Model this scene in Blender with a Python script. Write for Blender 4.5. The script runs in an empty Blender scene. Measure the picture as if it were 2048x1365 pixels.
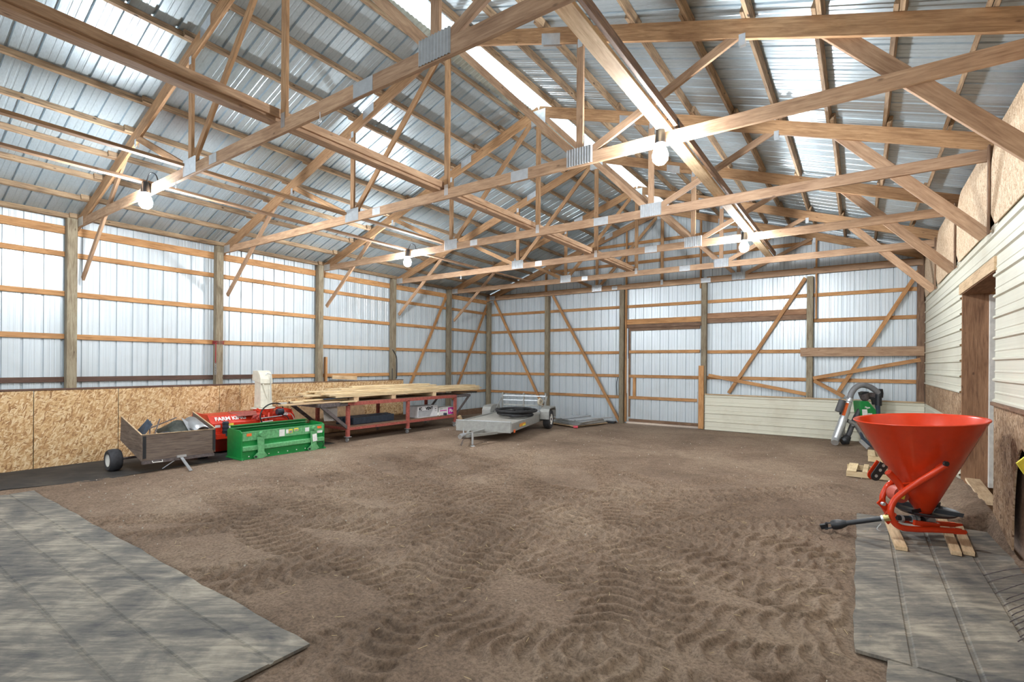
import bpy, math, random
import numpy as np
from mathutils import Vector, Matrix
random.seed(7)
SC = bpy.context.scene
COL = SC.collection
# ------------------------------------------------------------------ camera
FPX, CY = 998.3, 728.9
YAW, ROLL = math.radians(34.86), math.radians(0.433)
CAM = Vector((11.22, 0.0, 1.80))
FW = Vector((-math.sin(YAW), math.cos(YAW), 0))
R0 = Vector((math.cos(YAW), math.sin(YAW), 0)); U0 = Vector((0, 0, 1))
RT = R0*math.cos(ROLL) + U0*math.sin(ROLL)
UP = -R0*math.sin(ROLL) + U0*math.cos(ROLL)
cd = bpy.data.cameras.new('camera'); cam = bpy.data.objects.new('camera', cd); COL.objects.link(cam)
cd.sensor_width = 36; cd.lens = 36*FPX/2048; cd.shift_y = (CY-682.5)/2048; cd.clip_start = .05; cd.clip_end = 300
m = Matrix((RT, UP, -FW)).transposed().to_4x4(); m.translation = CAM
cam.matrix_world = m
SC.camera = cam
# ------------------------------------------------------------------ world, exposure
w = bpy.data.worlds.new('sky'); SC.world = w; w.use_nodes = True
wn = w.node_tree.nodes; wl = w.node_tree.links
bg = wn['Background']
sk = wn.new('ShaderNodeTexSky'); sk.sky_type = 'HOSEK_WILKIE'; sk.turbidity = 6; sk.ground_albedo = .4
sk.sun_direction = Vector((0.3, 0.5, 0.8)).normalized()
mxw = wn.new('ShaderNodeMixRGB'); mxw.inputs[0].default_value = .8; mxw.inputs[2].default_value = (.90, .96, 1.0, 1)
wl.new(sk.outputs[0], mxw.inputs[1]); wl.new(mxw.outputs[0], bg.inputs[0])
bg.inputs[1].default_value = 2.5
SC.view_settings.view_transform = 'Standard'; SC.view_settings.look = 'None'
SC.view_settings.gamma = 1; SC.view_settings.exposure = 0.36; SC.view_settings.use_curve_mapping = False
LAMP_POWER = 980.0

# ------------------------------------------------------------------ placing helpers
def ray(px, py): return FW + RT*((px-1024)/FPX) - UP*((py-CY)/FPX)
def onz(px, py, z=0.0): d = ray(px, py); return CAM + d*((z-CAM.z)/d.z)
def onx(px, py, x): d = ray(px, py); return CAM + d*((x-CAM.x)/d.x)
def ony(px, py, y): d = ray(px, py); return CAM + d*((y-CAM.y)/d.y)
def dep(px, py, c): return CAM + ray(px, py)*c

# ------------------------------------------------------------------ materials
def nodes(name):
    m = bpy.data.materials.new(name); m.use_nodes = True
    n = m.node_tree.nodes; l = m.node_tree.links
    return m, n, l, n['Principled BSDF']
def ramp(n, stops):
    r = n.new('ShaderNodeValToRGB'); e = r.color_ramp.elements
    while len(e) < len(stops): e.new(.5)
    for q, (p, c) in zip(e, stops): q.position = p; q.color = (*c, 1)
    return r
def mapn(n, l, scale, coord='Object', rnd=False):
    tc = n.new('ShaderNodeTexCoord'); mp = n.new('ShaderNodeMapping'); mp.inputs['Scale'].default_value = scale
    if rnd:
        oi = n.new('ShaderNodeObjectInfo'); mu = n.new('ShaderNodeVectorMath'); mu.operation = 'SCALE'
        cb = n.new('ShaderNodeCombineXYZ'); 
        for i in range(3): l.new(oi.outputs['Random'], cb.inputs[i])
        mu.inputs['Scale'].default_value = 37.0
        l.new(cb.outputs[0], mu.inputs[0]); l.new(mu.outputs[0], mp.inputs['Location'])
    l.new(tc.outputs[coord], mp.inputs['Vector']); return mp
def noise(n, l, vec, scale, detail=4, rough=.6, dist=0):
    t = n.new('ShaderNodeTexNoise'); t.inputs['Scale'].default_value = scale; t.inputs['Detail'].default_value = detail
    t.inputs['Roughness'].default_value = rough; t.inputs['Distortion'].default_value = dist
    l.new(vec, t.inputs['Vector']); return t
def mix(n, l, fac, a, b, mode='MIX'):
    x = n.new('ShaderNodeMixRGB'); x.blend_type = mode
    for i, v in ((0, fac), (1, a), (2, b)):
        if hasattr(v, 'is_linked'): l.new(v, x.inputs[i])
        elif i == 0: x.inputs[0].default_value = v
        else: x.inputs[i].default_value = (*v, 1)
    return x.outputs[0]
def bump(n, l, h, strength, dist=.01, prev=None):
    b = n.new('ShaderNodeBump'); b.inputs['Strength'].default_value = strength; b.inputs['Distance'].default_value = dist
    l.new(h, b.inputs['Height'])
    if prev: l.new(prev, b.inputs['Normal'])
    return b.outputs[0]

def wood(name, light, mid, dark, spots=.25, rough=.75, knot=True):
    m, n, l, b = nodes(name)
    mp = mapn(n, l, (1, 1, 1), rnd=True)
    g = n.new('ShaderNodeMapping'); g.inputs['Scale'].default_value = (1.2, 14, 14); l.new(mp.outputs[0], g.inputs[0])
    n1 = noise(n, l, g.outputs[0], 3.0, 6, .65, .6)
    r = ramp(n, [(.28, dark), (.5, mid), (.74, light)]); l.new(n1.outputs[0], r.inputs[0])
    g2 = n.new('ShaderNodeMapping'); g2.inputs['Scale'].default_value = (1, 2.5, 2.5); l.new(mp.outputs[0], g2.inputs[0])
    n2 = noise(n, l, g2.outputs[0], 2.2, 3, .6)
    r2 = ramp(n, [(.35, (.62, .55, .5)), (.55, (1, 1, 1))]); l.new(n2.outputs[0], r2.inputs[0])
    c = mix(n, l, .55, r.outputs[0], r2.outputs[0], 'MULTIPLY')
    v = n.new('ShaderNodeTexVoronoi'); v.inputs['Scale'].default_value = 3.2; v.inputs['Randomness'].default_value = 1
    g3 = n.new('ShaderNodeMapping'); g3.inputs['Scale'].default_value = (1, 2.2, 2.2); l.new(mp.outputs[0], g3.inputs[0]); l.new(g3.outputs[0], v.inputs['Vector'])
    r3 = ramp(n, [(.04, (1, 1, 1)), (.1, (0, 0, 0))]); l.new(v.outputs['Distance'], r3.inputs[0])
    f = n.new('ShaderNodeMath'); f.operation = 'MULTIPLY'; f.inputs[1].default_value = spots*2; l.new(r3.outputs[0], f.inputs[0])
    c = mix(n, l, f.outputs[0], c, tuple(x*.35 for x in dark))
    oi = n.new('ShaderNodeObjectInfo'); rr = ramp(n, [(0, (.82, .80, .79)), (1, (1.1, 1.08, 1.05))]); l.new(oi.outputs['Random'], rr.inputs[0])
    c = mix(n, l, 1, c, rr.outputs[0], 'MULTIPLY')
    l.new(c, b.inputs['Base Color']); b.inputs['Roughness'].default_value = rough
    l.new(bump(n, l, n1.outputs[0], .25, .004), b.inputs['Normal'])
    return m
def flat(name, col, rough=.6, metal=0, var=.12, scale=12, spec=.5):
    m, n, l, b = nodes(name)
    mp = mapn(n, l, (1, 1, 1)); t = noise(n, l, mp.outputs[0], scale, 4)
    r = ramp(n, [(.3, tuple(x*(1-var) for x in col)), (.7, tuple(min(1, x*(1+var)) for x in col))]); l.new(t.outputs[0], r.inputs[0])
    l.new(r.outputs[0], b.inputs['Base Color']); b.inputs['Roughness'].default_value = rough; b.inputs['Metallic'].default_value = metal
    return m
def emis(name, col, s):
    m, n, l, b = nodes(name); b.inputs['Base Color'].default_value = (*col, 1)
    b.inputs['Emission Color'].default_value = (*col, 1); b.inputs['Emission Strength'].default_value = s; return m
def osb(name, cols, scale=1.0, dirt=.4):
    m, n, l, b = nodes(name)
    out = None; hs = None
    for i, (ang, sc) in enumerate(((.35, 1), (-.5, 1.3), (1.9, 1.1))):
        mp = mapn(n, l, (1, 1, 1)); mp.inputs['Location'].default_value = (i*3.1, i*1.7, i*.9)
        mp.inputs['Rotation'].default_value = (ang, ang*.2, ang)
        nz = noise(n, l, mp.outputs[0], 5*scale, 2); ad = n.new('ShaderNodeMixRGB'); ad.inputs[0].default_value = .06
        l.new(mp.outputs[0], ad.inputs[1]); l.new(nz.outputs['Color'], ad.inputs[2])
        g = n.new('ShaderNodeMapping'); g.inputs['Scale'].default_value = (1.0, 1.0, 4.2); l.new(ad.outputs[0], g.inputs[0])
        v = n.new('ShaderNodeTexVoronoi'); v.inputs['Scale'].default_value = 11*sc*scale; l.new(g.outputs[0], v.inputs['Vector'])
        sp = n.new('ShaderNodeSeparateXYZ'); l.new(v.outputs['Color'], sp.inputs[0])
        r = ramp(n, [(0, cols[0]), (.3, cols[1]), (.62, cols[2]), (.93, cols[3])]); l.new(sp.outputs[0], r.inputs[0])
        if out is None: out = r.outputs[0]; hs = sp.outputs[1]
        else:
            t = n.new('ShaderNodeMath'); t.operation = 'GREATER_THAN'; t.inputs[1].default_value = .55; l.new(sp.outputs[2], t.inputs[0])
            out = mix(n, l, t.outputs[0], out, r.outputs[0])
    mp = mapn(n, l, (1, 1, 1)); nz = noise(n, l, mp.outputs[0], 1.6, 4, .65)
    r = ramp(n, [(.3, (.55, .45, .38)), (.55, (1, 1, 1))]); l.new(nz.outputs[0], r.inputs[0])
    out = mix(n, l, dirt, out, r.outputs[0], 'MULTIPLY')
    l.new(out, b.inputs['Base Color']); b.inputs['Roughness'].default_value = .8
    l.new(bump(n, l, hs, .3, .003), b.inputs['Normal'])
    return m
def sheetmetal(name, col, metal, rough, streak_axis, dirt=(.6, .56, .5), rv=1.0):
    m, n, l, b = nodes(name)
    s = [60.0, 60.0, 60.0]; s[streak_axis] = .35
    mp = mapn(n, l, tuple(s)); t = noise(n, l, mp.outputs[0], 1.0, 3, .6)
    mp2 = mapn(n, l, (1, 1, 1)); t2 = noise(n, l, mp2.outputs[0], 1.3, 4, .6)
    r = ramp(n, [(.3, tuple(x*.86 for x in col)), (.7, col)]); l.new(t.outputs[0], r.inputs[0])
    r2 = ramp(n, [(.2, dirt), (.5, (1, 1, 1))]); l.new(t2.outputs[0], r2.inputs[0])
    c = mix(n, l, .35, r.outputs[0], r2.outputs[0], 'MULTIPLY')
    l.new(c, b.inputs['Base Color']); b.inputs['Metallic'].default_value = metal
    r4 = ramp(n, [(.3, (rough-.08*rv,)*3), (.7, (rough+.12*rv,)*3)]); l.new(t2.outputs[0], r4.inputs[0]); l.new(r4.outputs[0], b.inputs['Roughness'])
    l.new(bump(n, l, t.outputs[0], .25, .004), b.inputs['Normal'])
    return m
M = {}
M['wall_metal'] = sheetmetal('wall_metal', (.60, .66, .70), .25, .36, 2, (.7, .67, .62), .4)
M['roof_metal'] = sheetmetal('roof_metal', (.50, .59, .645), .55, .33, 0, (.72, .70, .68), .2)
M['cream'] = sheetmetal('cream_siding', (.70, .69, .58), 0, .45, 1, (.5, .42, .3))
M['cream_x'] = sheetmetal('cream_siding_low', (.72, .70, .58), 0, .45, 0, (.45, .36, .25))
M['wood'] = wood('framing_wood', (.62, .36, .17), (.48, .25, .10), (.30, .14, .05))
M['truss'] = wood('truss_wood', (.58, .40, .26), (.45, .29, .18), (.30, .18, .11), .3)
M['rafter'] = wood('rafter_wood', (.55, .35, .19), (.40, .235, .12), (.24, .13, .06), .3)
M['purlin'] = wood('purlin_wood', (.50, .36, .22), (.33, .225, .135), (.09, .06, .04), .6)
M['post'] = wood('treated_post', (.36, .32, .23), (.26, .22, .15), (.13, .085, .05), .3)
M['oldwood'] = wood('old_wood', (.33, .22, .14), (.22, .13, .08), (.10, .06, .04), .3)
M['door_wood'] = wood('jamb_wood', (.42, .24, .14), (.30, .165, .09), (.16, .08, .045), .35)
M['redboard'] = wood('dark_girt', (.17, .10, .075), (.12, .065, .045), (.06, .035, .03), .1)
M['newwood'] = wood('new_lumber', (.86, .73, .50), (.78, .62, .38), (.60, .44, .25), .1)
M['palewood'] = wood('pale_lumber', (.72, .55, .36), (.60, .44, .27), (.42, .28, .16), .25)
M['ply'] = wood('weathered_plywood', (.25, .20, .16), (.17, .13, .105), (.085, .065, .055), .3)
M['osb'] = osb('osb', ((.30, .15, .06), (.52, .30, .13), (.64, .42, .21), (.76, .58, .35)), 1.25, .22)
M['osb_up'] = osb('osb_upper', ((.42, .28, .17), (.56, .40, .26), (.66, .50, .34), (.74, .60, .44)), 1.5, .3)
M['osb_dirty'] = osb('osb_dirty', ((.14, .075, .04), (.32, .20, .11), (.42, .28, .17), (.52, .38, .26)), 1.2, .8)
M['galv'] = flat('galvanized_plate', (.62, .65, .68), .35, .7)
M['steel'] = flat('grey_steel', (.42, .43, .44), .4, .6)
M['alu'] = flat('aluminium_paint', (.34, .34, .32), .45, .3)
M['black'] = flat('black_plastic', (.018, .02, .024), .42)
M['rubber'] = flat('black_rubber', (.022, .022, .024), .7, 0, .3)
M['tyre_dirty'] = flat('tyre', (.035, .035, .04), .75, 0, .4)
M['white'] = flat('white_paint', (.78, .77, .72), .45)
M['chute'] = flat('chute_paint', (.72, .69, .58), .45, 0, .1)
M['orange_paint'] = flat('orange_red_paint', (.62, .045, .010), .22, 0, .06)
M['red_paint'] = flat('red_paint', (.62, .035, .012), .35, 0, .12)
M['dark_red'] = flat('primer_red', (.34, .085, .065), .65, 0, .3, 20)
M['green'] = flat('green_paint', (.010, .25, .055), .35, 0, .12)
M['green_light'] = flat('dusty_green', (.13, .40, .17), .6, 0, .3, 30)
M['dark_steel'] = flat('dark_steel', (.12, .10, .10), .55, .2, .4, 20)
M['yellow'] = flat('yellow_paint', (.85, .75, .08), .5)
M['sticker_o'] = flat('orange_sticker', (.9, .16, .03), .5)
M['paper'] = flat('paper_label', (.82, .82, .80), .6)
M['print_grey'] = flat('grey_print', (.3, .3, .32), .6)
M['magenta'] = flat('magenta_print', (.55, .02, .33), .5)
M['cardboard'] = flat('cardboard', (.42, .27, .15), .8, 0, .25)
M['carton'] = flat('white_carton', (.68, .68, .70), .6)
M['tarp'] = flat('dark_tarp', (.045, .05, .04), .6, 0, .5)
M['blue_black'] = flat('blue_black_sheet', (.035, .05, .075), .4, 0, .3)
M['brass'] = flat('brass', (.45, .36, .15), .35, .8)
M['redrope'] = flat('red_rope', (.35, .03, .04), .8)
M['bulb'] = emis('bulb_glow', (.93, .97, 1.0), LAMP_POWER)
M['straw'] = flat('straw', (.62, .48, .26), .8)
M['chips'] = flat('white_chips', (.55, .50, .42), .8)
# rubber mat
def mat_mat(name, c1, c2, c3):
    m, n, l, b = nodes(name)
    mp = mapn(n, l, (1, 1, 1)); a = noise(n, l, mp.outputs[0], 2.2, 5, .6, .6)
    g0 = n.new('ShaderNodeMapping'); g0.inputs['Rotation'].default_value = (0, 0, -.62); l.new(mp.outputs[0], g0.inputs[0])
    g = n.new('ShaderNodeMapping'); g.inputs['Scale'].default_value = (2.6, 17, 1); l.new(g0.outputs[0], g.inputs[0])
    t = noise(n, l, g.outputs[0], 1.0, 6, .75, .35)
    ad = n.new('ShaderNodeMath'); ad.operation = 'ADD'; l.new(a.outputs[0], ad.inputs[0]); l.new(t.outputs[0], ad.inputs[1])
    dv = n.new('ShaderNodeMath'); dv.operation = 'MULTIPLY'; dv.inputs[1].default_value = .5; l.new(ad.outputs[0], dv.inputs[0])
    r = ramp(n, [(.38, c1), (.5, c2), (.62, c3)]); l.new(dv.outputs[0], r.inputs[0])
    l.new(r.outputs[0], b.inputs['Base Color']); b.inputs['Roughness'].default_value = .8
    l.new(bump(n, l, t.outputs[0], .3, .004), b.inputs['Normal']); return m
M['mat'] = mat_mat('rubber_mat', (.075, .075, .075), (.18, .165, .14), (.38, .335, .265))
M['mat_dark'] = mat_mat('rubber_mat_dark', (.018, .018, .02), (.035, .032, .03), (.07, .06, .05))
# dirt
def dirt_mat():
    m, n, l, b = nodes('dirt')
    mp = mapn(n, l, (1, 1, 1))
    a = noise(n, l, mp.outputs[0], .55, 5, .6, .4); f = noise(n, l, mp.outputs[0], 38, 8, .75); q = noise(n, l, mp.outputs[0], 7, 5, .65)
    r = ramp(n, [(.3, (.21, .142, .095)), (.5, (.33, .235, .165)), (.7, (.44, .33, .235))]); l.new(a.outputs[0], r.inputs[0])
    r2 = ramp(n, [(.36, (.34, .31, .29)), (.58, (1.1, 1.08, 1.06))]); l.new(f.outputs[0], r2.inputs[0])
    c = mix(n, l, .75, r.outputs[0], r2.outputs[0], 'MULTIPLY')
    r3 = ramp(n, [(.3, (.68, .66, .64)), (.6, (1.05, 1.05, 1.05))]); l.new(q.outputs[0], r3.inputs[0])
    c = mix(n, l, .7, c, r3.outputs[0], 'MULTIPLY')
    l.new(c, b.inputs['Base Color']); b.inputs['Roughness'].default_value = .95
    b1 = bump(n, l, q.outputs[0], .5, .03); l.new(bump(n, l, f.outputs[0], 1.0, .02, b1), b.inputs['Normal']); return m
M['dirt'] = dirt_mat()
def translucent(name, col):
    m, n, l, b = nodes(name)
    tr = n.new('ShaderNodeBsdfTranslucent'); tr.inputs[0].default_value = (*col, 1)
    tp = n.new('ShaderNodeBsdfTransparent'); tp.inputs[0].default_value = (*col, 1)
    ms = n.new('ShaderNodeMixShader'); ms.inputs[0].default_value = .35; l.new(tr.outputs[0], ms.inputs[1]); l.new(tp.outputs[0], ms.inputs[2])
    l.new(ms.outputs[0], n['Material Output'].inputs[0]); return m
M['skylight'] = translucent('fiberglass_ridge', (.9, .97, .97))

# ------------------------------------------------------------------ mesh helpers
class MB:
    def __init__(s): s.v = []; s.f = []
    def add(s, vs, fs):
        o = len(s.v); s.v += [Vector(v) for v in vs]; s.f += [tuple(i+o for i in f) for f in fs]; return s
    def box(s, x0, x1, y0, y1, z0, z1):
        return s.add([(x, y, z) for z in (z0, z1) for y in (y0, y1) for x in (x0, x1)],
                     [(0, 2, 3, 1), (4, 5, 7, 6), (0, 1, 5, 4), (1, 3, 7, 5), (3, 2, 6, 7), (2, 0, 4, 6)])
    def hexa(s, a, b):   # two quads (lists of 4 points) joined
        return s.add(list(a)+list(b), [(0, 1, 2, 3), (7, 6, 5, 4), (0, 4, 5, 1), (1, 5, 6, 2), (2, 6, 7, 3), (3, 7, 4, 0)])
    def beam(s, p0, p1, wd, hd, up=(0, 0, 1)):
        p0, p1 = Vector(p0), Vector(p1); d = (p1-p0).normalized(); u = Vector(up); r = d.cross(u)
        if r.length < 1e-4: r = d.cross(Vector((1, 0, 0)))
        r.normalize(); u = r.cross(d)
        q = lambda p: [p - r*wd/2 - u*hd/2, p + r*wd/2 - u*hd/2, p + r*wd/2 + u*hd/2, p - r*wd/2 + u*hd/2]
        return s.hexa(q(p0), q(p1))
    def tube(s, pts, r, n=12, closed=False, cap=True):
        pts = [Vector(p) for p in pts]; k = len(pts); rings = []
        nrm = None
        for i, p in enumerate(pts):
            if closed: t = (pts[(i+1) % k]-pts[i-1]).normalized()
            else: t = (pts[min(i+1, k-1)]-pts[max(i-1, 0)]).normalized()
            if nrm is None:
                nrm = t.cross(Vector((0, 0, 1)));
                if nrm.length < 1e-3: nrm = t.cross(Vector((1, 0, 0)))
            nrm = (nrm - t*nrm.dot(t)).normalized(); bi = t.cross(nrm)
            rr = r[i] if isinstance(r, (list, tuple)) else r
            rings.append([p + nrm*math.cos(2*math.pi*j/n)*rr + bi*math.sin(2*math.pi*j/n)*rr for j in range(n)])
        vs = [v for g in rings for v in g]; fs = []
        for i in range(k if closed else k-1):
            a, b2 = i*n, ((i+1) % k)*n
            for j in range(n): fs.append((a+j, a+(j+1) % n, b2+(j+1) % n, b2+j))
        if cap and not closed: fs += [tuple(range(n))[::-1], tuple((k-1)*n+j for j in range(n))]
        return s.add(vs, fs)
    def lathe(s, prof, c=(0, 0, 0), ax=(0, 0, 1), n=32, closed=False):   # prof: (radius, height) pairs
        c = Vector(c); ax = Vector(ax).normalized(); a = ax.orthogonal().normalized(); b2 = ax.cross(a)
        vs = [c + ax*h + (a*math.cos(2*math.pi*j/n)+b2*math.sin(2*math.pi*j/n))*max(r, 1e-4) for r, h in prof for j in range(n)]
        k = len(prof)
        fs = [(i*n+j, i*n+(j+1) % n, ((i+1) % k)*n+(j+1) % n, ((i+1) % k)*n+j) for i in range(k if closed else k-1) for j in range(n)]
        return s.add(vs, fs)
    def prism(s, poly, off):   # polygon points and an offset vector
        poly = [Vector(p) for p in poly]; off = Vector(off); k = len(poly)
        return s.add(poly+[p+off for p in poly], [tuple(range(k))[::-1], tuple(range(k, 2*k))]+[(i, (i+1) % k, k+(i+1) % k, k+i) for i in range(k)])
    def build(s, name, mat, parent=None, smooth=False, bevel=0, solid=0):
        me = bpy.data.meshes.new(name)
        off = Vector((0, 0, 0))
        if parent is not None: off = wloc(parent)
        me.from_pydata([v-off for v in s.v], [], s.f)
        import bmesh
        bm = bmesh.new(); bm.from_mesh(me); bmesh.ops.recalc_face_normals(bm, faces=bm.faces); bm.to_mesh(me); bm.free()
        me.materials.append(mat)
        o = bpy.data.objects.new(name, me); COL.objects.link(o)
        if parent is not None: o.parent = parent
        if smooth:
            for p in me.polygons: p.use_smooth = True
            me.set_sharp_from_angle(angle=math.radians(35))
        if solid:
            q = o.modifiers.new('thick', 'SOLIDIFY'); q.thickness = solid; q.offset = 0
        if bevel:
            q = o.modifiers.new('edge', 'BEVEL'); q.width = bevel; q.segments = 2; q.limit_method = 'ANGLE'
        return o
def wloc(o):
    v = o.location.copy(); p = o.parent
    while p is not None: v = v + p.location; p = p.parent
    return v
def tag(o, label, cat, group=None, kind=None):
    if label: o['label'] = label
    if cat: o['category'] = cat
    if group: o['group'] = group
    if kind: o['kind'] = kind
    return o
def thing(name, label, cat, loc, group=None):
    o = bpy.data.objects.new(name, None); COL.objects.link(o); o.location = Vector(loc); o.empty_display_size = .1
    return tag(o, label, cat, group)
def struct(o): o['kind'] = 'structure'; return o
def board(name, p0, p1, wd, hd, mat, parent=None, up=(0, 0, 1), bevel=.003):
    """a board whose own X axis runs along its grain"""
    p0, p1 = Vector(p0), Vector(p1); L = (p1-p0).length; d = (p1-p0)/L; u = Vector(up); r = d.cross(u)
    if r.length < 1e-4: u = Vector((1, 0, 0)); r = d.cross(u)
    r.normalize(); u = r.cross(d)
    b = MB().box(-L/2, L/2, -wd/2, wd/2, -hd/2, hd/2)
    me = bpy.data.meshes.new(name); me.from_pydata(b.v, [], b.f); me.materials.append(mat)
    o = bpy.data.objects.new(name, me); COL.objects.link(o)
    mm = Matrix((d, -r, u)).transposed().to_4x4(); mm.translation = (p0+p1)/2
    if parent is not None: mm.translation = mm.translation - wloc(parent); o.parent = parent
    o.matrix_local = mm
    if bevel:
        q = o.modifiers.new('edge', 'BEVEL'); q.width = bevel; q.segments = 1
    return o
def text(s, p, xdir, up, size, mat, parent=None, name='lettering', ext=.0015, bold=0):
    cu = bpy.data.curves.new(name, 'FONT'); cu.body = s; cu.size = size; cu.extrude = ext; cu.align_x = 'CENTER'; cu.align_y = 'CENTER'; cu.offset = bold
    cu.materials.append(mat)
    o = bpy.data.objects.new(name, cu); COL.objects.link(o)
    x = Vector(xdir).normalized(); y = Vector(up); y = (y - x*y.dot(x)).normalized(); z = x.cross(y)
    mm = Matrix((x, y, z)).transposed().to_4x4(); mm.translation = Vector(p)
    if parent is not None: mm.translation = mm.translation - wloc(parent); o.parent = parent
    o.matrix_local = mm
    bpy.context.view_layer.update(); me = bpy.data.meshes.new_from_object(o); me.name = name
    q = bpy.data.objects.new(name, me); COL.objects.link(q); q.parent = parent; q.matrix_local = mm
    bpy.data.objects.remove(o); q.name = name; return q
def smoothpath(pts, n=6):
    pts = [Vector(p) for p in pts]; out = []
    for i in range(len(pts)-1):
        p0 = pts[max(i-1, 0)]; p1 = pts[i]; p2 = pts[i+1]; p3 = pts[min(i+2, len(pts)-1)]
        for k in range(n):
            t = k/n
            out.append(.5*((2*p1)+(-p0+p2)*t+(2*p0-5*p1+4*p2-p3)*t*t+(-p0+3*p1-3*p2+p3)*t**3))
    out.append(pts[-1]); return out
def words(i): return ['first', 'second', 'third', 'fourth', 'fifth', 'sixth', 'seventh', 'eighth', 'ninth', 'tenth', 'eleventh', 'twelfth', 'thirteenth'][i]
# ================================================================== THE SHED
XR, XC = 12.44, 6.4            # right wall face, ridge line
YT = [2.837+2.438*k for k in range(-1, 5)] + [14.60]   # truss planes: YT[0] behind the view ... YT[6] at the far gable
YT = [2.837-2.438, 2.837, 5.275, 7.713, 10.151, 12.589, 14.66]
YB, YF = -5.0, 14.79
SL = .34
def rtop(x): return 6.50-SL*abs(x-XC)      # top edge of the rafters
NRM = math.hypot(1, SL)
def nrm(side): return Vector(((SL if side > 0 else -SL)/NRM, 0, 1/NRM))
# ---- corrugated sheets -------------------------------------------------------
def ribs(length, pitch=.2545, depth=.026, minor=True):
    """(distance, depth) profile seen across the ribs"""
    out = []; t = 0
    while t < length:
        out += [(t, 0), (t+.008, depth), (t+.030, depth), (t+.038, 0)]
        if minor:
            for q in (.105, .17): out += [(t+q, 0), (t+q+.006, .004), (t+q+.018, .004), (t+q+.024, 0)]
        t += pitch
    return [(a, d) for a, d in out if a <= length] + [(length, 0)]
def sheet(name, prof, f0, f1, mat, kind='structure'):
    b = MB(); n = len(prof)
    b.add([f0(a, d) for a, d in prof]+[f1(a, d) for a, d in prof], [(i, i+1, n+i+1, n+i) for i in range(n-1)])
    o = b.build(name, mat)
    if kind: o['kind'] = kind
    return o
WX = -.19
pl = ribs(YF-YB)
sheet('wall_left', pl, lambda a, d: (WX-d, YB+a, -.05), lambda a, d: (WX-d, YB+a, rtop(WX)+.10), M['wall_metal'])
# far gable wall with the opening for the sliding door (x 5.30-7.50, z < 3.02)
for nm, xa, xb, za in (('wall_far', -.19, 5.28, 0), ('wall_far.001', 5.28, 7.53, 3.05), ('wall_far.002', 7.53, 12.85, 0)):
    pf = ribs(xb-xa)
    if xa < XC < xb: pf = sorted(pf+[(XC-xa, 0)])
    sheet(nm, pf, lambda a, d, xa=xa, za=za: (xa+a, YF+d, za-.02), lambda a, d, xa=xa: (xa+a, YF+d, rtop(xa+a)+.085), M['wall_metal'])
# roof sheets
n_ = nrm(-1)
pr_ = ribs(YF-YB+.1, .2545)
def roofpt(x, y, d, side): 
    p = Vector((x, y, rtop(x))) + nrm(side)*(.093+d); return p
sheet('ceiling', pr_, lambda a, d: roofpt(-.45, YB+a, d, -1), lambda a, d: roofpt(6.14, YB+a, d, -1), M['roof_metal'])
sheet('ceiling.001', pr_, lambda a, d: roofpt(6.52, YB+a, d, 1), lambda a, d: roofpt(13.2, YB+a, d, 1), M['roof_metal'])
# ridge skylight: clear strip over the gap, corrugated closure strip at its left edge
b = MB(); prc = [(i*.04, .012*(1+math.cos(i*math.pi/2))) for i in range(int((YF-YB)/.04))]
k = len(prc); rows = []
for off, zz in ((5.95, 0), (6.4, .0), (6.85, 0)):
    rows.append([Vector((off, YB+a, rtop(off)+.135+d)) for a, d in prc])
for r0, r1 in zip(rows, rows[1:]): b.add(r0+r1, [(i, i+1, k+i+1, k+i) for i in range(k-1)])
o = b.build('ridge_skylight', M['skylight']); tag(o, 'white glowing translucent strip along the roof ridge', 'skylight')
b = MB(); pz = [(i*.04, .014*(i % 2)) for i in range(int((YF-YB)/.04))]; k = len(pz)
b.add([roofpt(6.07, YB+a, -.006-d, -1) for a, d in pz]+[roofpt(6.24, YB+a, -.006-d*1.5, -1) for a, d in pz], [(i, i+1, k+i+1, k+i) for i in range(k-1)])
cl_ = flat('pale_green_flashing', (.42, .46, .42), .6); o = b.build('ridge_flashing', cl_, solid=.004); tag(o, 'pale grey green corrugated flashing beside the ridge skylight', 'flashing')

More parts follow.
